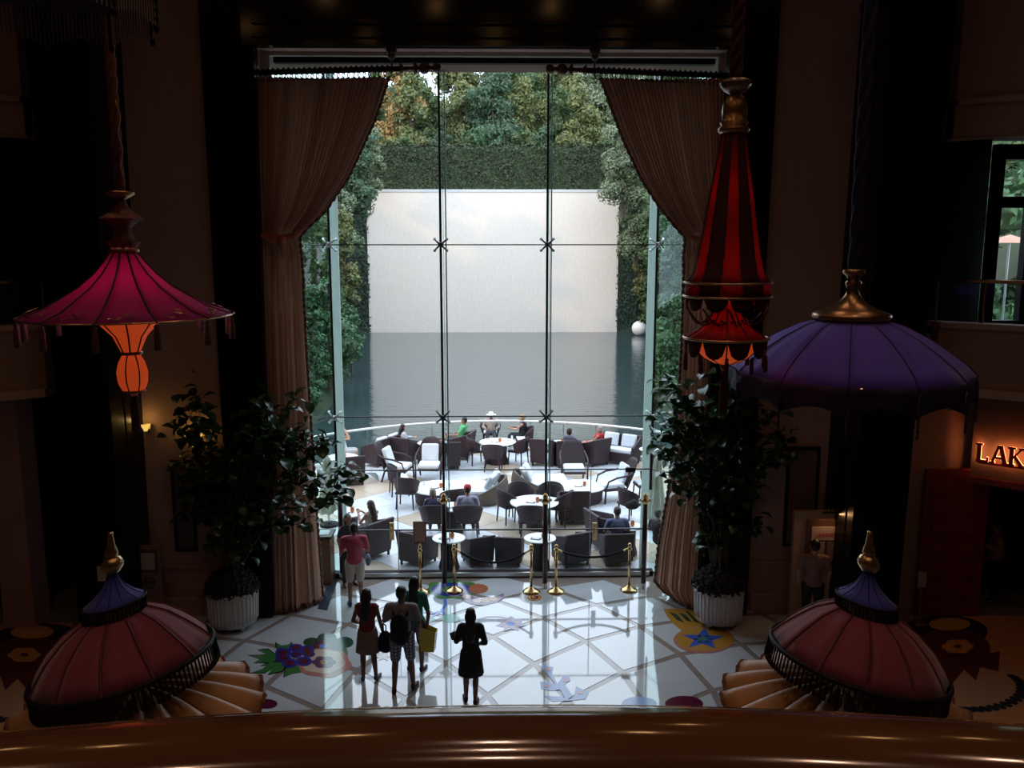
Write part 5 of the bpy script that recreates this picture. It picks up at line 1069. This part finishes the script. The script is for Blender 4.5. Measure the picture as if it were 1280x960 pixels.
# 3: purple parasol lamp on the right
Y3 = 9.4; c3 = at(1062, 430, Y=Y3)
t = empty('parasol_lamp', (c3.x, Y3, 0), 0, 'large purple parasol lamp with gold cap and draped valance, hanging on the right', 'lamp')
pur = mat('purple_silk', (.16, .11, .90), .75, noise=.12, ns=4, trans=.12, sheen=.3); prope = mat('rope_purple', (.014, .008, .045), .85, noise=.3, ns=20)
for s in range(3): MB().tube([(.03*cos(i*.35+s*2.1), .03*sin(i*.35+s*2.1), at(1072, 338, Y=Y3).z+(13.9-at(1072, 338, Y=Y3).z)*i/120) for i in range(121)], .042, 6).build('fabric_rope', prope, t, True)
MB().lathe(rel(1066, Y3, [(5, 336), (13, 337), (14, 341), (8, 346), (7, 350), (10, 353), (9, 357), (6, 362), (10, 370), (17, 378), (30, 386), (46, 391), (48, 395), (45, 400), (40, 401)]), 36).build('gold_cap', agold, t, True)
for k in range(6): a = pi*k/3+.3; MB().tube([(.09*cos(a)+.02, .09*sin(a), at(1066, 338+j*2.2, Y=Y3).z) for j in range(14)], .012, 5, rs=[.008+.006*(j % 2) for j in range(14)]).build('bead_strand', rib_m, t)
cn = rel(1066, Y3, [(42, 400), (62, 406), (88, 419), (112, 434), (132, 449), (146, 463)]); panels(t, cn, 12, [pur], 'canopy_panel', .15, bulge=.025); ribs(t, cn, 12, .007, mat('purple_piping', (.05, .02, .15), .8), 'piping', .15)
rv, zv = cn[-1]
for k in range(12):
    V = []
    for j in range(5):
        for i in range(9): u = i/8; a = .15+2*pi*(k+u)/12; hh = .30-.09*sin(pi*u); rr_ = rv*(cos(pi/12)/cos(2*pi*(u-.5)/12)); V.append((rr_*cos(a)*(1+.012*sin(j+u*9)), rr_*sin(a)*(1+.012*sin(j+u*9)), zv-hh*j/4))
    Fs = [(j*9+i, j*9+i+1, (j+1)*9+i+1, (j+1)*9+i) for j in range(4) for i in range(8)]; MB().add(V, Fs).build('valance', mat('purple_valance', (.022, .010, .06), .8, noise=.15), t, True, solid=.006, fix=False)
    a = .15+2*pi*k/12; MB().tube([(rv*1.01*cos(a), rv*1.01*sin(a), zv-.10-j*.028) for j in range(15)], .012, 5, rs=[.009+.007*(j % 2) for j in range(14)]+[.004]).build('bead_strand', rib_m, t)
MB().sphere((-.05, -.5, zv-.15), .035, 10).build('bulb', mat('bulb_glow', (1, .6, .3), emit=(1, .45, .16), es=6), t)
light('lamp_bulb', 'POINT', (c3.x-.05, Y3-.6, zv-.2), 1.2, (1, .45, .2), shadow_soft_size=.03)
# 4/5: umbrella lamps low in the foreground
pinks = mat('rose_silk', (.22, .036, .065), .75, noise=.12, ns=4, sheen=.3); bluec = mat('blue_silk', (.05, .07, .48), .75, noise=.15, ns=5, sheen=.2); golds = mat('gold_satin', (.50, .27, .11), .45, noise=.15, ns=3, sheen=.2)
blk = mat('black_bead', (.006, .004, .005), .6, spec=.25)
def umbrella(px, py, tilt, label, flip):
    Yu = 7.0; c = at(px, py, Y=Yu); t = empty('umbrella_lamp', c, 0, label, 'lamp', 'rose umbrella lamps in the foreground'); t.rotation_euler = (R(-2), R(tilt), 0)
    Rr = .735; pf = [(.20, .43), (.28, .405), (.42, .33), (.56, .21), (.66, .10), (Rr, 0)]
    panels(t, pf, 12, [pinks], 'canopy_panel', .2, bulge=.02); ribs(t, pf, 12, .012, mat('wine_piping', (.10, .015, .02), .7), 'piping', .2)
    MB().tube([(Rr*cos(2*pi*k/60), Rr*sin(2*pi*k/60), -.005) for k in range(60)], .022, 7, closed=True).build('rim', blk, t, True)
    mf = MB()
    for k in range(110):
        a = 2*pi*k/110; x, y = Rr*1.01*cos(a), Rr*1.01*sin(a); mf.cone((x, y, -.02), .008, (x, y, -.15), .008, 4); mf.sphere((x, y, -.17), .017, 6, (1, 1, 1.7))
    o = mf.build('bead_fringe', blk, t); o['kind'] = 'stuff'
    cp = [(.03, .76), (.06, .70), (.10, .635), (.17, .57), (.25, .52)]; panels(t, cp, 12, [bluec], 'cap_panel', .2, bulge=.03); ribs(t, cp, 12, .006, mat('navy_piping', (.02, .02, .12), .7), 'cap_piping', .2)
    MB().tube([(.25*cos(2*pi*k/40), .25*sin(2*pi*k/40), .515) for k in range(40)], .012, 6, closed=True).build('cap_rim', blk, t, True)
    mf = MB()
    for k in range(48):
        a = 2*pi*k/48; x, y = .25*cos(a), .25*sin(a); mf.cone((x, y, .51), .006, (x, y, .45), .006, 4); mf.sphere((x, y, .435), .015, 6, (1, 1, 1.5))
    o = mf.build('cap_fringe', blk, t); o['kind'] = 'stuff'
    MB().lathe([(.03, .745), (.06, .765), (.09, .81), (.092, .84), (.07, .885), (.035, .905), (.056, .912), (.053, .93), (.034, .99), (.02, 1.07), (.022, 1.10), (0, 1.105)], 24).build('gold_finial', mat('bright_gold', (.62, .42, .2), .28, 1, noise=.15), t, True)
    for ch in t.children:                      # the cap and finial lean less than the canopy: the axis bends upright
        for v in ch.data.vertices:
            if v.co.z > .25: v.co.x += (-1 if tilt > 0 else 1)*.20*(v.co.z-.25)
    # gold satin skirt of radial puffs below
    s = -1 if flip else 1; sk = empty('satin_skirt', (c.x+s*.10, c.y+.02, c.z-.42), 0, 'gold satin ruffled skirt spreading below the %s umbrella lamp' % ('right' if flip else 'left'), 'drapery', 'satin skirts under the umbrella lamps')
    nP_ = 18
    for k in range(nP_):
        a0 = 2*pi*k/nP_
        def fn(u, v): a = a0+2*pi*u/nP_; pr_ = sin(pi*u); r_ = .12+(.98-.12)*v+.05*pr_*v; return (r_*cos(a), r_*sin(a), .20-.34*v**1.5+.13*pr_*(v**.8)+.0)
        MB().grid(fn, 8, 8).build('puff', golds, sk, True, solid=.008, fix=False)
        MB().tube([(fn(i/10, 1)[0], fn(i/10, 1)[1], fn(i/10, 1)[2]-.005) for i in range(11)], .018, 6, rs=[.016+.008*(i % 2) for i in range(11)]).build('trim', mat('rust_trim', (.20, .08, .04), .9, noise=.4, ns=40), sk)
    MB().cone((0, 0, .2), .07, (0, 0, -c.z+.42), .09, 14).build('pole', dmetal, sk, True)
    MB().cone((0, 0, .15), .035, (0, 0, .42), .035, 10).build('neck', agold, sk, True)
umbrella(154, 826, -11, 'rose umbrella lamp with blue cap and gold finial at the lower left', False)
umbrella(1073, 822, 11, 'rose umbrella lamp with blue cap and gold finial at the lower right', True)
# 6: grey bead-fringed parasol cropped at the top left
Y6 = 6.5; cz = at(60, 0, Y=Y6); t = empty('fringed_parasol', (at(50, 0, Y=Y6).x, Y6, 0), 0, 'dark parasol with grey bead fringe, cropped at the top left corner', 'lamp')
rg = 140*mpp(Y6, 10); zz = at(60, -20, Y=Y6).z
panels(t, [(.1, zz+.6), (rg*.6, zz+.35), (rg, zz)], 10, [mat('mauve_silk', (.07, .05, .09), .8)], 'canopy_panel', .1)
for k in range(10):
    mf = MB()
    for i in range(16): u = (i+.5)/16; a = .1+2*pi*(k+u)/10; rr_ = rg*(cos(pi/10)/cos(2*pi*(u-.5)/10)); h_ = .2+.06*abs(2*u-1); mf.cone((rr_*cos(a), rr_*sin(a), zz), .008, (rr_*cos(a), rr_*sin(a), zz-h_), .008, 4)
    o = mf.build('bead_fringe', mat('grey_bead', (.22, .18, .19), .5), t); o['kind'] = 'stuff'
    a = .1+2*pi*k/10; MB().tube([(rg*cos(a), rg*sin(a), zz-j*.03) for j in range(11)], .02, 5, rs=[.014+.01*(j % 2) for j in range(11)]).build('bead_strand', blk, t)
MB().cone((0, 0, zz+.55), .04, (0, 0, 13.95), .04, 8).build('rope', dk, t)
# ------------------------------------------------------------------ mezzanine rail in the foreground
railm = mat('bronzed_wood', (.13, .056, .022), .12, noise=.25, ns=3, coat=.4, spec=.5)
pt_ = at(640, 890, Y=1.22); Rr_ = 4.6; cy_ = 1.24-Rr_
hr_ = empty('handrail', (0, 1.2, 6.7), 0, 'wide polished bronze brown handrail curving across the foreground', 'railing')
prof = [(.085, -.07), (.10, -.05), (.112, -.02), (.105, .012), (.085, .035), (.05, .052), (.0, .06), (-.05, .055), (-.085, .035), (-.105, .005), (-.112, -.03), (-.10, -.055), (-.12, -.075), (-.12, -.105), (-.09, -.13), (.07, -.13), (.085, -.11)]
ztp = 6.79; V = []; Fs = []; na = 96
for i in range(na+1):
    a = R(-40)+R(80)*i/na
    for (dr, dz) in prof: r_ = Rr_+dr-.02; V.append((r_*sin(a), cy_+r_*cos(a)-1.2, ztp-.06+dz-6.7))
n_p = len(prof)
for i in range(na):
    for k in range(n_p): Fs.append((i*n_p+k, i*n_p+(k+1) % n_p, (i+1)*n_p+(k+1) % n_p, (i+1)*n_p+k))
MB().add(V, Fs).build('rail', railm, hr_, True)
V = [];
MB().tube([((Rr_+.09)*sin(R(-30)+R(60)*i/40), cy_+(Rr_+.09)*cos(R(-30)+R(60)*i/40)-1.2, ztp-.052-6.7) for i in range(41)], .014, 8).build('rail_glint', brass, hr_, True)  # added brass strip stands in for the window's reflection along the rail
for k in range(7):
    a = R(-24)+R(8)*k; x, y = Rr_*sin(a), cy_+Rr_*cos(a)-1.2; MB().cone((x, y, -1.2), .02, (x, y, -.02), .02, 8).build('baluster', dmetal, hr_)
struct('trim_16', MB().poly([((Rr_+.15)*sin(R(-60)+R(120)*i/30), cy_+(Rr_+.15)*cos(R(-60)+R(120)*i/30)) for i in range(31)]+[(9, -6.9), (-9, -6.9)], 5.2, 5.5), tan)
# ------------------------------------------------------------------ ceiling downlights (their reflections show in the rail)
dl = mat('lamp_glow', (1, .7, .4), emit=(1, .52, .2), es=22)
k_ = 0
for (x, y) in [(-6, 1.2), (-4, 3.5), (-2.2, .6), (0, 4.2), (0, 2.2), (0, 0.2), (2.2, .6), (4, 3.5), (6, 1.2), (-7.5, 5), (7.5, 5), (-1.6, 7.5), (1.6, 7.5), (-4.5, 8.5), (4.5, 8.5), (-3, 12.5), (3, 12.5), (-7, 11.5), (7, 11.5)]:
    t = empty('ceiling_downlight', (x, y, 14), 0, 'small warm ceiling downlight mirrored in the foreground handrail', 'light', 'ceiling downlights')
    MB().lathe([(.2, 0), (.2, -.03), (.15, -.04)], 16).build('trim_ring', agold, t); MB().lathe([(0, -.015), (.15, -.015)], 16).build('lens', dl, t)
    light('downlight_lamp', 'SPOT', (x, y, 13.9), 50, (1, .64, .50), (0, 0, 0), spot_size=R(85), spot_blend=.7, shadow_soft_size=.12)
# ------------------------------------------------------------------ things along the dark walls
def frame(px0, py0, px1, py1, Y, label, m_in, name='picture', cat='picture', fw=.06, dark=None):
    a = at(px0, py0, Y=Y); b = at(px1, py1, Y=Y); cx, cz = (a.x+b.x)/2, (a.z+b.z)/2; W_, H_ = b.x-a.x, a.z-b.z
    t = empty(name, (cx, Y, cz-H_/2), 0, label, cat); fm = dark or black
    MB().bb((-W_/2, -.05, 0), (-W_/2+fw, .0, H_)).bb((W_/2-fw, -.05, 0), (W_/2, .0, H_)).bb((-W_/2+fw, -.05, 0), (W_/2-fw, .0, fw)).bb((-W_/2+fw, -.05, H_-fw), (W_/2-fw, .0, H_)).build('frame', fm, t)
    MB().bb((-W_/2+fw, -.03, fw), (W_/2-fw, -.01, H_-fw)).build('picture_sheet', m_in, t); return t, W_, H_
frame(213, 575, 248, 688, 16.98, 'tall narrow black framed picture half hidden by the left fig tree', mat('art_brown', (.13, .08, .07), .5, noise=.3, ns=3))
frame(984, 558, 1018, 682, 16.98, 'tall narrow black framed picture right of the right fig tree', mat('art_brown2', (.17, .10, .08), .5, noise=.3, ns=3))
def text(s, size, ext, m, parent, loc, rot=(R(90), 0, 0), font_bold=0, name='letter'):
    c = bpy.data.curves.new(name, 'FONT'); c.body = s; c.size = size; c.extrude = ext; c.align_x = 'CENTER'; c.align_y = 'CENTER'; c.offset = font_bold
    oc = bpy.data.objects.new('tmp', c); C.objects.link(oc); bpy.context.view_layer.update(); me = bpy.data.meshes.new_from_object(oc.evaluated_get(bpy.context.evaluated_depsgraph_get())); bpy.data.objects.remove(oc)
    me.materials.clear(); me.materials.append(m); o = bpy.data.objects.new(name, me); C.objects.link(o); o.parent = parent; o.location = loc; o.rotation_euler = rot; return o
# left small sign stand with round monogram
Yb = 16.55; a = at(170, 682, Y=Yb); b = at(206, 760, Y=Yb); t = empty('sign_stand', ((a.x+b.x)/2, Yb, 0), 0, 'tan sign stand with round SW monogram behind the left umbrella lamp', 'sign')
W_ = b.x-a.x; MB().bb((-W_/2, -.05, .05), (W_/2, .05, a.z)).build('board', mat('tan_board', (.26, .15, .12), .6), t)
zA = at(188, 686, Y=Yb).z; zB = at(188, 714, Y=Yb).z; MB().bb((-.19, -.07, zB), (.19, -.05, zA)).build('frame', mat('sign_wood', (.12, .06, .04)), t); MB().bb((-.13, -.08, zB+.06), (.13, -.07, zA-.06)).build('sheet', mat('paper_dim', (.45, .42, .36), .6, noise=.3, ns=15), t)
zC = at(188, 727, Y=Yb).z; MB().tube([(.11*cos(2*pi*k/24), -.055, zC+.11*sin(2*pi*k/24)) for k in range(24)], .008, 5, closed=True).build('monogram_ring', blk, t); text('SW', .15, .004, blk, t, (0, -.056, zC), name='monogram')
p = at(131, 717, Y=15.2); t = empty('notice_card', (p.x, p.y, 0), 0, 'small pale notice card on a stand behind the left gold finial', 'sign'); MB().box((0, 0, p.z), (.26, .02, .28)).build('card', mat('paper_dim', (.4, .36, .3)), t); MB().cone((0, .02, 0), .02, (0, .02, p.z), .02, 8).build('pole', dmetal, t)
# right menu board with picture light
Yb = 16.5; a = at(992, 638, Y=Yb); b = at(1066, 745, Y=Yb); W_ = b.x-a.x; t = empty('menu_board', ((a.x+b.x)/2, Yb, 0), 0, 'wide tan menu board with red lettering under a small brass picture light', 'sign')
MB().bb((-W_/2, -.06, 0), (W_/2, .06, a.z)).build('board', mat('board_tan', (.42, .27, .20), .6), t, bevel=.01)
z0, z1 = at(1030, 648, Y=Yb).z, at(1030, 702, Y=Yb).z; MB().bb((-.40, -.10, z1), (.38, -.06, z0)).build('frame', mat('frame_brown', (.10, .05, .04), .5), t, bevel=.008)
za, zb_ = at(1030, 656, Y=Yb).z, at(1030, 673, Y=Yb).z; MB().bb((-.30, -.115, zb_), (.29, -.10, za)).build('header_sheet', mat('paper_rose', (.50, .42, .40), .6), t); MB().bb((-.30, -.112, z1+.05), (-.03, -.10, zb_-.03)).build('menu_page', mat('paper_grey', (.38, .38, .36), .6, noise=.2, ns=20), t); MB().bb((.02, -.112, z1+.05), (.28, -.10, zb_-.03)).build('menu_page', mat('paper_brown', (.26, .20, .18), .6, noise=.2, ns=20), t)
text('LAKESIDE', .10, .003, mat('red_letter', (.50, .03, .03), .6), t, (0, -.118, (za+zb_)/2-.03), name='lettering')
zl = a.z+.03; MB().tube([(0, -.06, zl-.02), (0, -.16, zl+.07), (.0, -.24, zl+.02)], .012, 6).build('light_arm', brass, t); MB().cone((-.16, -.25, zl), .022, (.16, -.25, zl), .022, 8).build('picture_light', brass, t)
light('picture_lamp', 'AREA', ((a.x+b.x)/2, Yb-.24, zl-.035), 2.2, (1, .5, .2), (R(-38), 0, 0), shape='RECTANGLE', size=.28, size_y=.02)
# right shop: tan wall, red panelled door leaf, sign LAKE, dark doorway with person
Ys = 16.2
q0 = at(1157, 586, Y=16.6); q1 = at(1222, 765, Y=16.6); t = empty('door_2', ((q0.x+q1.x)/2, 16.6, 0), 0); t['kind'] = 'structure'; W_ = q1.x-q0.x; Hd = q0.z
rd = mat('red_door', (.24, .028, .02), .45, noise=.2, ns=4); MB().bb((-W_/2, -.04, .02), (W_/2, .04, Hd)).build('door_leaf', rd, t, bevel=.01)
for r_ in range(6):
    for c_ in range(2):
        xc = (-.25+.5*c_)*W_*.95; zc = .35+(Hd-.5)*(r_+.3)/6+.1; MB().bb((xc-.17, -.075, zc-.15), (xc+.17, -.035, zc+.12)).build('carved_panel', rd, t, bevel=.02)
MB().sphere((-W_/2+.12, -.09, 1.05), .04, 8).build('door_knob', agold, t, True)
# sign wall on the right, angled like the wing
S0 = Vector((at(1222, 560, Y=16.5).x, 16.5, 0)); S1 = S0+Vector((4, -3.4, 0)); ang = math.atan2(-3.4, 4)
t = empty('wall_shop', S0, ang); t['kind'] = 'structure'
greyw = mat('grey_brown_wall', (.16, .105, .085), .85, noise=.15); hz_ = at(1222, 598, Y=16.4).z
MB().bb((-.1, 0, hz_), (5, .3, 4.7)).build('upper_wall', greyw, t); MB().bb((-.1, -.05, hz_-.12), (5, .35, hz_+.02)).build('red_lintel', rd, t, bevel=.01)
MB().bb((1.9, .0, 0), (5, .3, hz_)).build('pier', greyw, t)
MB().bb((-.2, 2.2, 0), (5, 2.3, hz_+.5)).build('back_wall', mat('dim_wall', (.05, .035, .03), .8), t)
sg = empty('shop_sign', S0, ang, 'backlit dark red LAKE lettering above the dark doorway at the right edge', 'sign')
zS = at(1250, 571, Y=15.9).z; lm_ = mat('dark_red_letter', (.60, .035, .02), .5); gl = mat('letter_halo', (1, .5, .2), emit=(1, .36, .12), es=7)
GL = {'L': [('b', -.07, 0, .08, .42), ('b', 0, -.19, .24, .06), ('b', .105, -.15, .04, .12), ('b', -.07, .19, .14, .04)],
      'A': [('d', -.13, -.2, -.01, .21, .06), ('d', .13, -.2, .02, .21, .085), ('b', 0, -.07, .18, .045), ('b', -.13, -.19, .11, .04), ('b', .13, -.19, .13, .04)],
      'K': [('b', -.09, 0, .08, .42), ('d', -.06, -.03, .11, .2, .05), ('d', -.04, .02, .12, -.2, .08), ('b', -.09, .19, .15, .04), ('b', -.09, -.19, .15, .04), ('b', .11, -.19, .12, .04), ('b', .1, .19, .11, .04)],
      'E': [('b', -.08, 0, .08, .42), ('b', 0, -.19, .24, .05), ('b', 0, .19, .24, .05), ('b', .0, 0, .16, .05), ('b', .11, -.16, .04, .1), ('b', .11, .16, .04, .1), ('b', .07, 0, .03, .12)]}
def glyph(ch, x, y, z, th, m, nm, s=1):
    b = MB()
    for q in GL[ch]:
        if q[0] == 'b': b.bb((x+(q[1]-q[3]/2)*s, y-th/2, z+(q[2]-q[4]/2)*s), (x+(q[1]+q[3]/2)*s, y+th/2, z+(q[2]+q[4]/2)*s))
        else:
            _, a0, b0, a1, b1, w_ = q; V = [(x+(a+e)*s, y+t_, z+c*s) for t_ in (-th/2, th/2) for a, c, e in ((a0, b0, -w_/2), (a0, b0, w_/2), (a1, b1, w_/2), (a1, b1, -w_/2))]; b.add(V, [(0, 1, 2, 3), (7, 6, 5, 4), (0, 4, 5, 1), (1, 5, 6, 2), (2, 6, 7, 3), (3, 7, 4, 0)])
    b.build(nm, m, sg)
for k, ch in enumerate('LAKE'):
    x = .12+.285*k; glyph(ch, x, -.15, zS-.02, .05, lm_, 'letter', .86); glyph(ch, x, -.11, zS-.02, .02, gl, 'letter_backlight', .84)
MB().bb((.05, -.14, zS-.24), (1.5, -.10, zS-.20)).build('mounting_rail', lm_, sg)
for x in (.2, .55, .95, 1.3): 
    pp = S0+Vector((cos(ang)*x, sin(ang)*x, 0))+Vector((sin(ang)*.12, -cos(ang)*.12, zS+.05)); light('sign_backlight', 'POINT', pp, .25, (1, .45, .18), shadow_soft_size=.04)
pp = at(1243, 720, z=0); human((at(1243, 715, Y=17.3).x, 17.3, 0), R(70), 'person in a pale pink shirt and dark trousers in the dark doorway under the sign', h=1.75, skin='fair', top=('long', (.42, .25, .22)), bottom=('trousers', (.012, .012, .015)), hair=('short', 'black'), arms={-1: ((-.3, .0, 1.2), (-.32, .28, 1.3)), 1: ((.26, .0, 1.14), (.24, .1, .9))})
p = at(1131, 764, z=0); t = empty('notice_stand', (p.x, 16.3, 0), 0, 'small pale notice on a thin brass stand between the column and the red door', 'sign'); zq = at(1133, 724, Y=16.3).z; MB().cone((0, 0, 0), .02, (0, 0, zq-.1), .02, 8).build('pole', brass, t); MB().lathe([(0, 0), (.16, 0), (.15, .03), (.02, .04)], 16).build('foot', brass, t); MB().box((0, -.02, zq), (.17, .02, .32)).build('card', mat('paper_rose', (.5, .42, .4)), t)
# upper right gallery window with greenery beyond
Yw = 17.9; t = empty('window_2', (0, Yw, 0)); t['kind'] = 'structure'; fr = MB()
ax0, ax1, ax2 = at(1240, 300, Y=Yw).x, at(1280, 300, Y=Yw).x, at(1330, 300, Y=Yw).x
za, zb_, zc_, zd = at(1260, 200, Y=Yw).z, at(1260, 246, Y=Yw).z, at(1260, 264, Y=Yw).z, at(1260, 400, Y=Yw).z
fr.bb((ax0-.1, -.1, zd-.5), (ax0+.09, .1, za+.3)).bb((ax1-.02, -.1, zd-.5), (ax1+.14, .1, za+.3)).bb((ax0, -.1, zb_-.22), (ax2, .1, zb_)).bb((ax0, -.1, za), (ax2, .1, za+.3)).bb((ax0, -.1, zd-.5), (ax2, .1, zd)); fr.build('window_frame', black, t)
for x0, x1 in ((ax0+.09, ax1-.02), (ax1+.14, ax2)):
    for z0, z1 in ((zd, zb_-.22), (zb_, za)): m_ = MB(); m_.add([(x0, 0, z0), (x1, 0, z0), (x1, 0, z1), (x0, 0, z1)], [(0, 1, 2, 3)]); m_.build('pane', GLASS, t, fix=False)

# greenery and an open parasol beyond the gallery window
for (x, y, h, m, lb) in ((19.5, 30, 13, LM[7], 'bright green tree seen through the small upper right window'), (23.5, 38, 15, LM[1], 'darker green tree further off through the small upper right window')):
    tree((x, y, -.3), h, 8, m, lb, size=.16, per=80, nb=18)
p = at(1262, 300, Y=25); t = empty('peach_parasol', (p.x, p.y, 0), 0, 'peach parasol glimpsed through the small upper right window', 'parasol'); MB().cone((0, 0, 0), .03, (0, 0, p.z+.1), .03, 8).build('pole', steel, t); MB().lathe([(0, p.z+.15), (.3, p.z+.05), (.55, p.z-.08)], 10).build('canopy', mat('peach_canvas', (.5, .28, .2), .8), t, solid=.01)

# wall sconce behind the left fig, glowing yellow through the leaves
for px, py, lb in ((246, 548, 'yellow glowing wall sconce behind the left fig tree'), (186, 532, 'small yellow glowing wall sconce left of the left fig tree')):
    p = at(px, py, Y=16.93); t = empty('wall_sconce', p, 0, lb, 'sconce', 'wall sconces'); sc_ = 1 if px > 200 else .6
    MB().lathe([(.05*sc_, -.12*sc_), (.10*sc_, 0), (.17*sc_, .12*sc_)], 14, (0, -.16, 0), a0=pi, a1=2*pi).build('shade', mat('sconce_glass', (.8, .6, .2), emit=(1, .62, .14), es=.9), t, True, solid=.006)
    MB().box((0, -.03, -.03), (.10, .06, .16)).build('back_plate', brass, t)
    light('sconce_bulb', 'POINT', p+Vector((0, -.16, .14)), 2.0*sc_, (1, .62, .18), shadow_soft_size=.04)
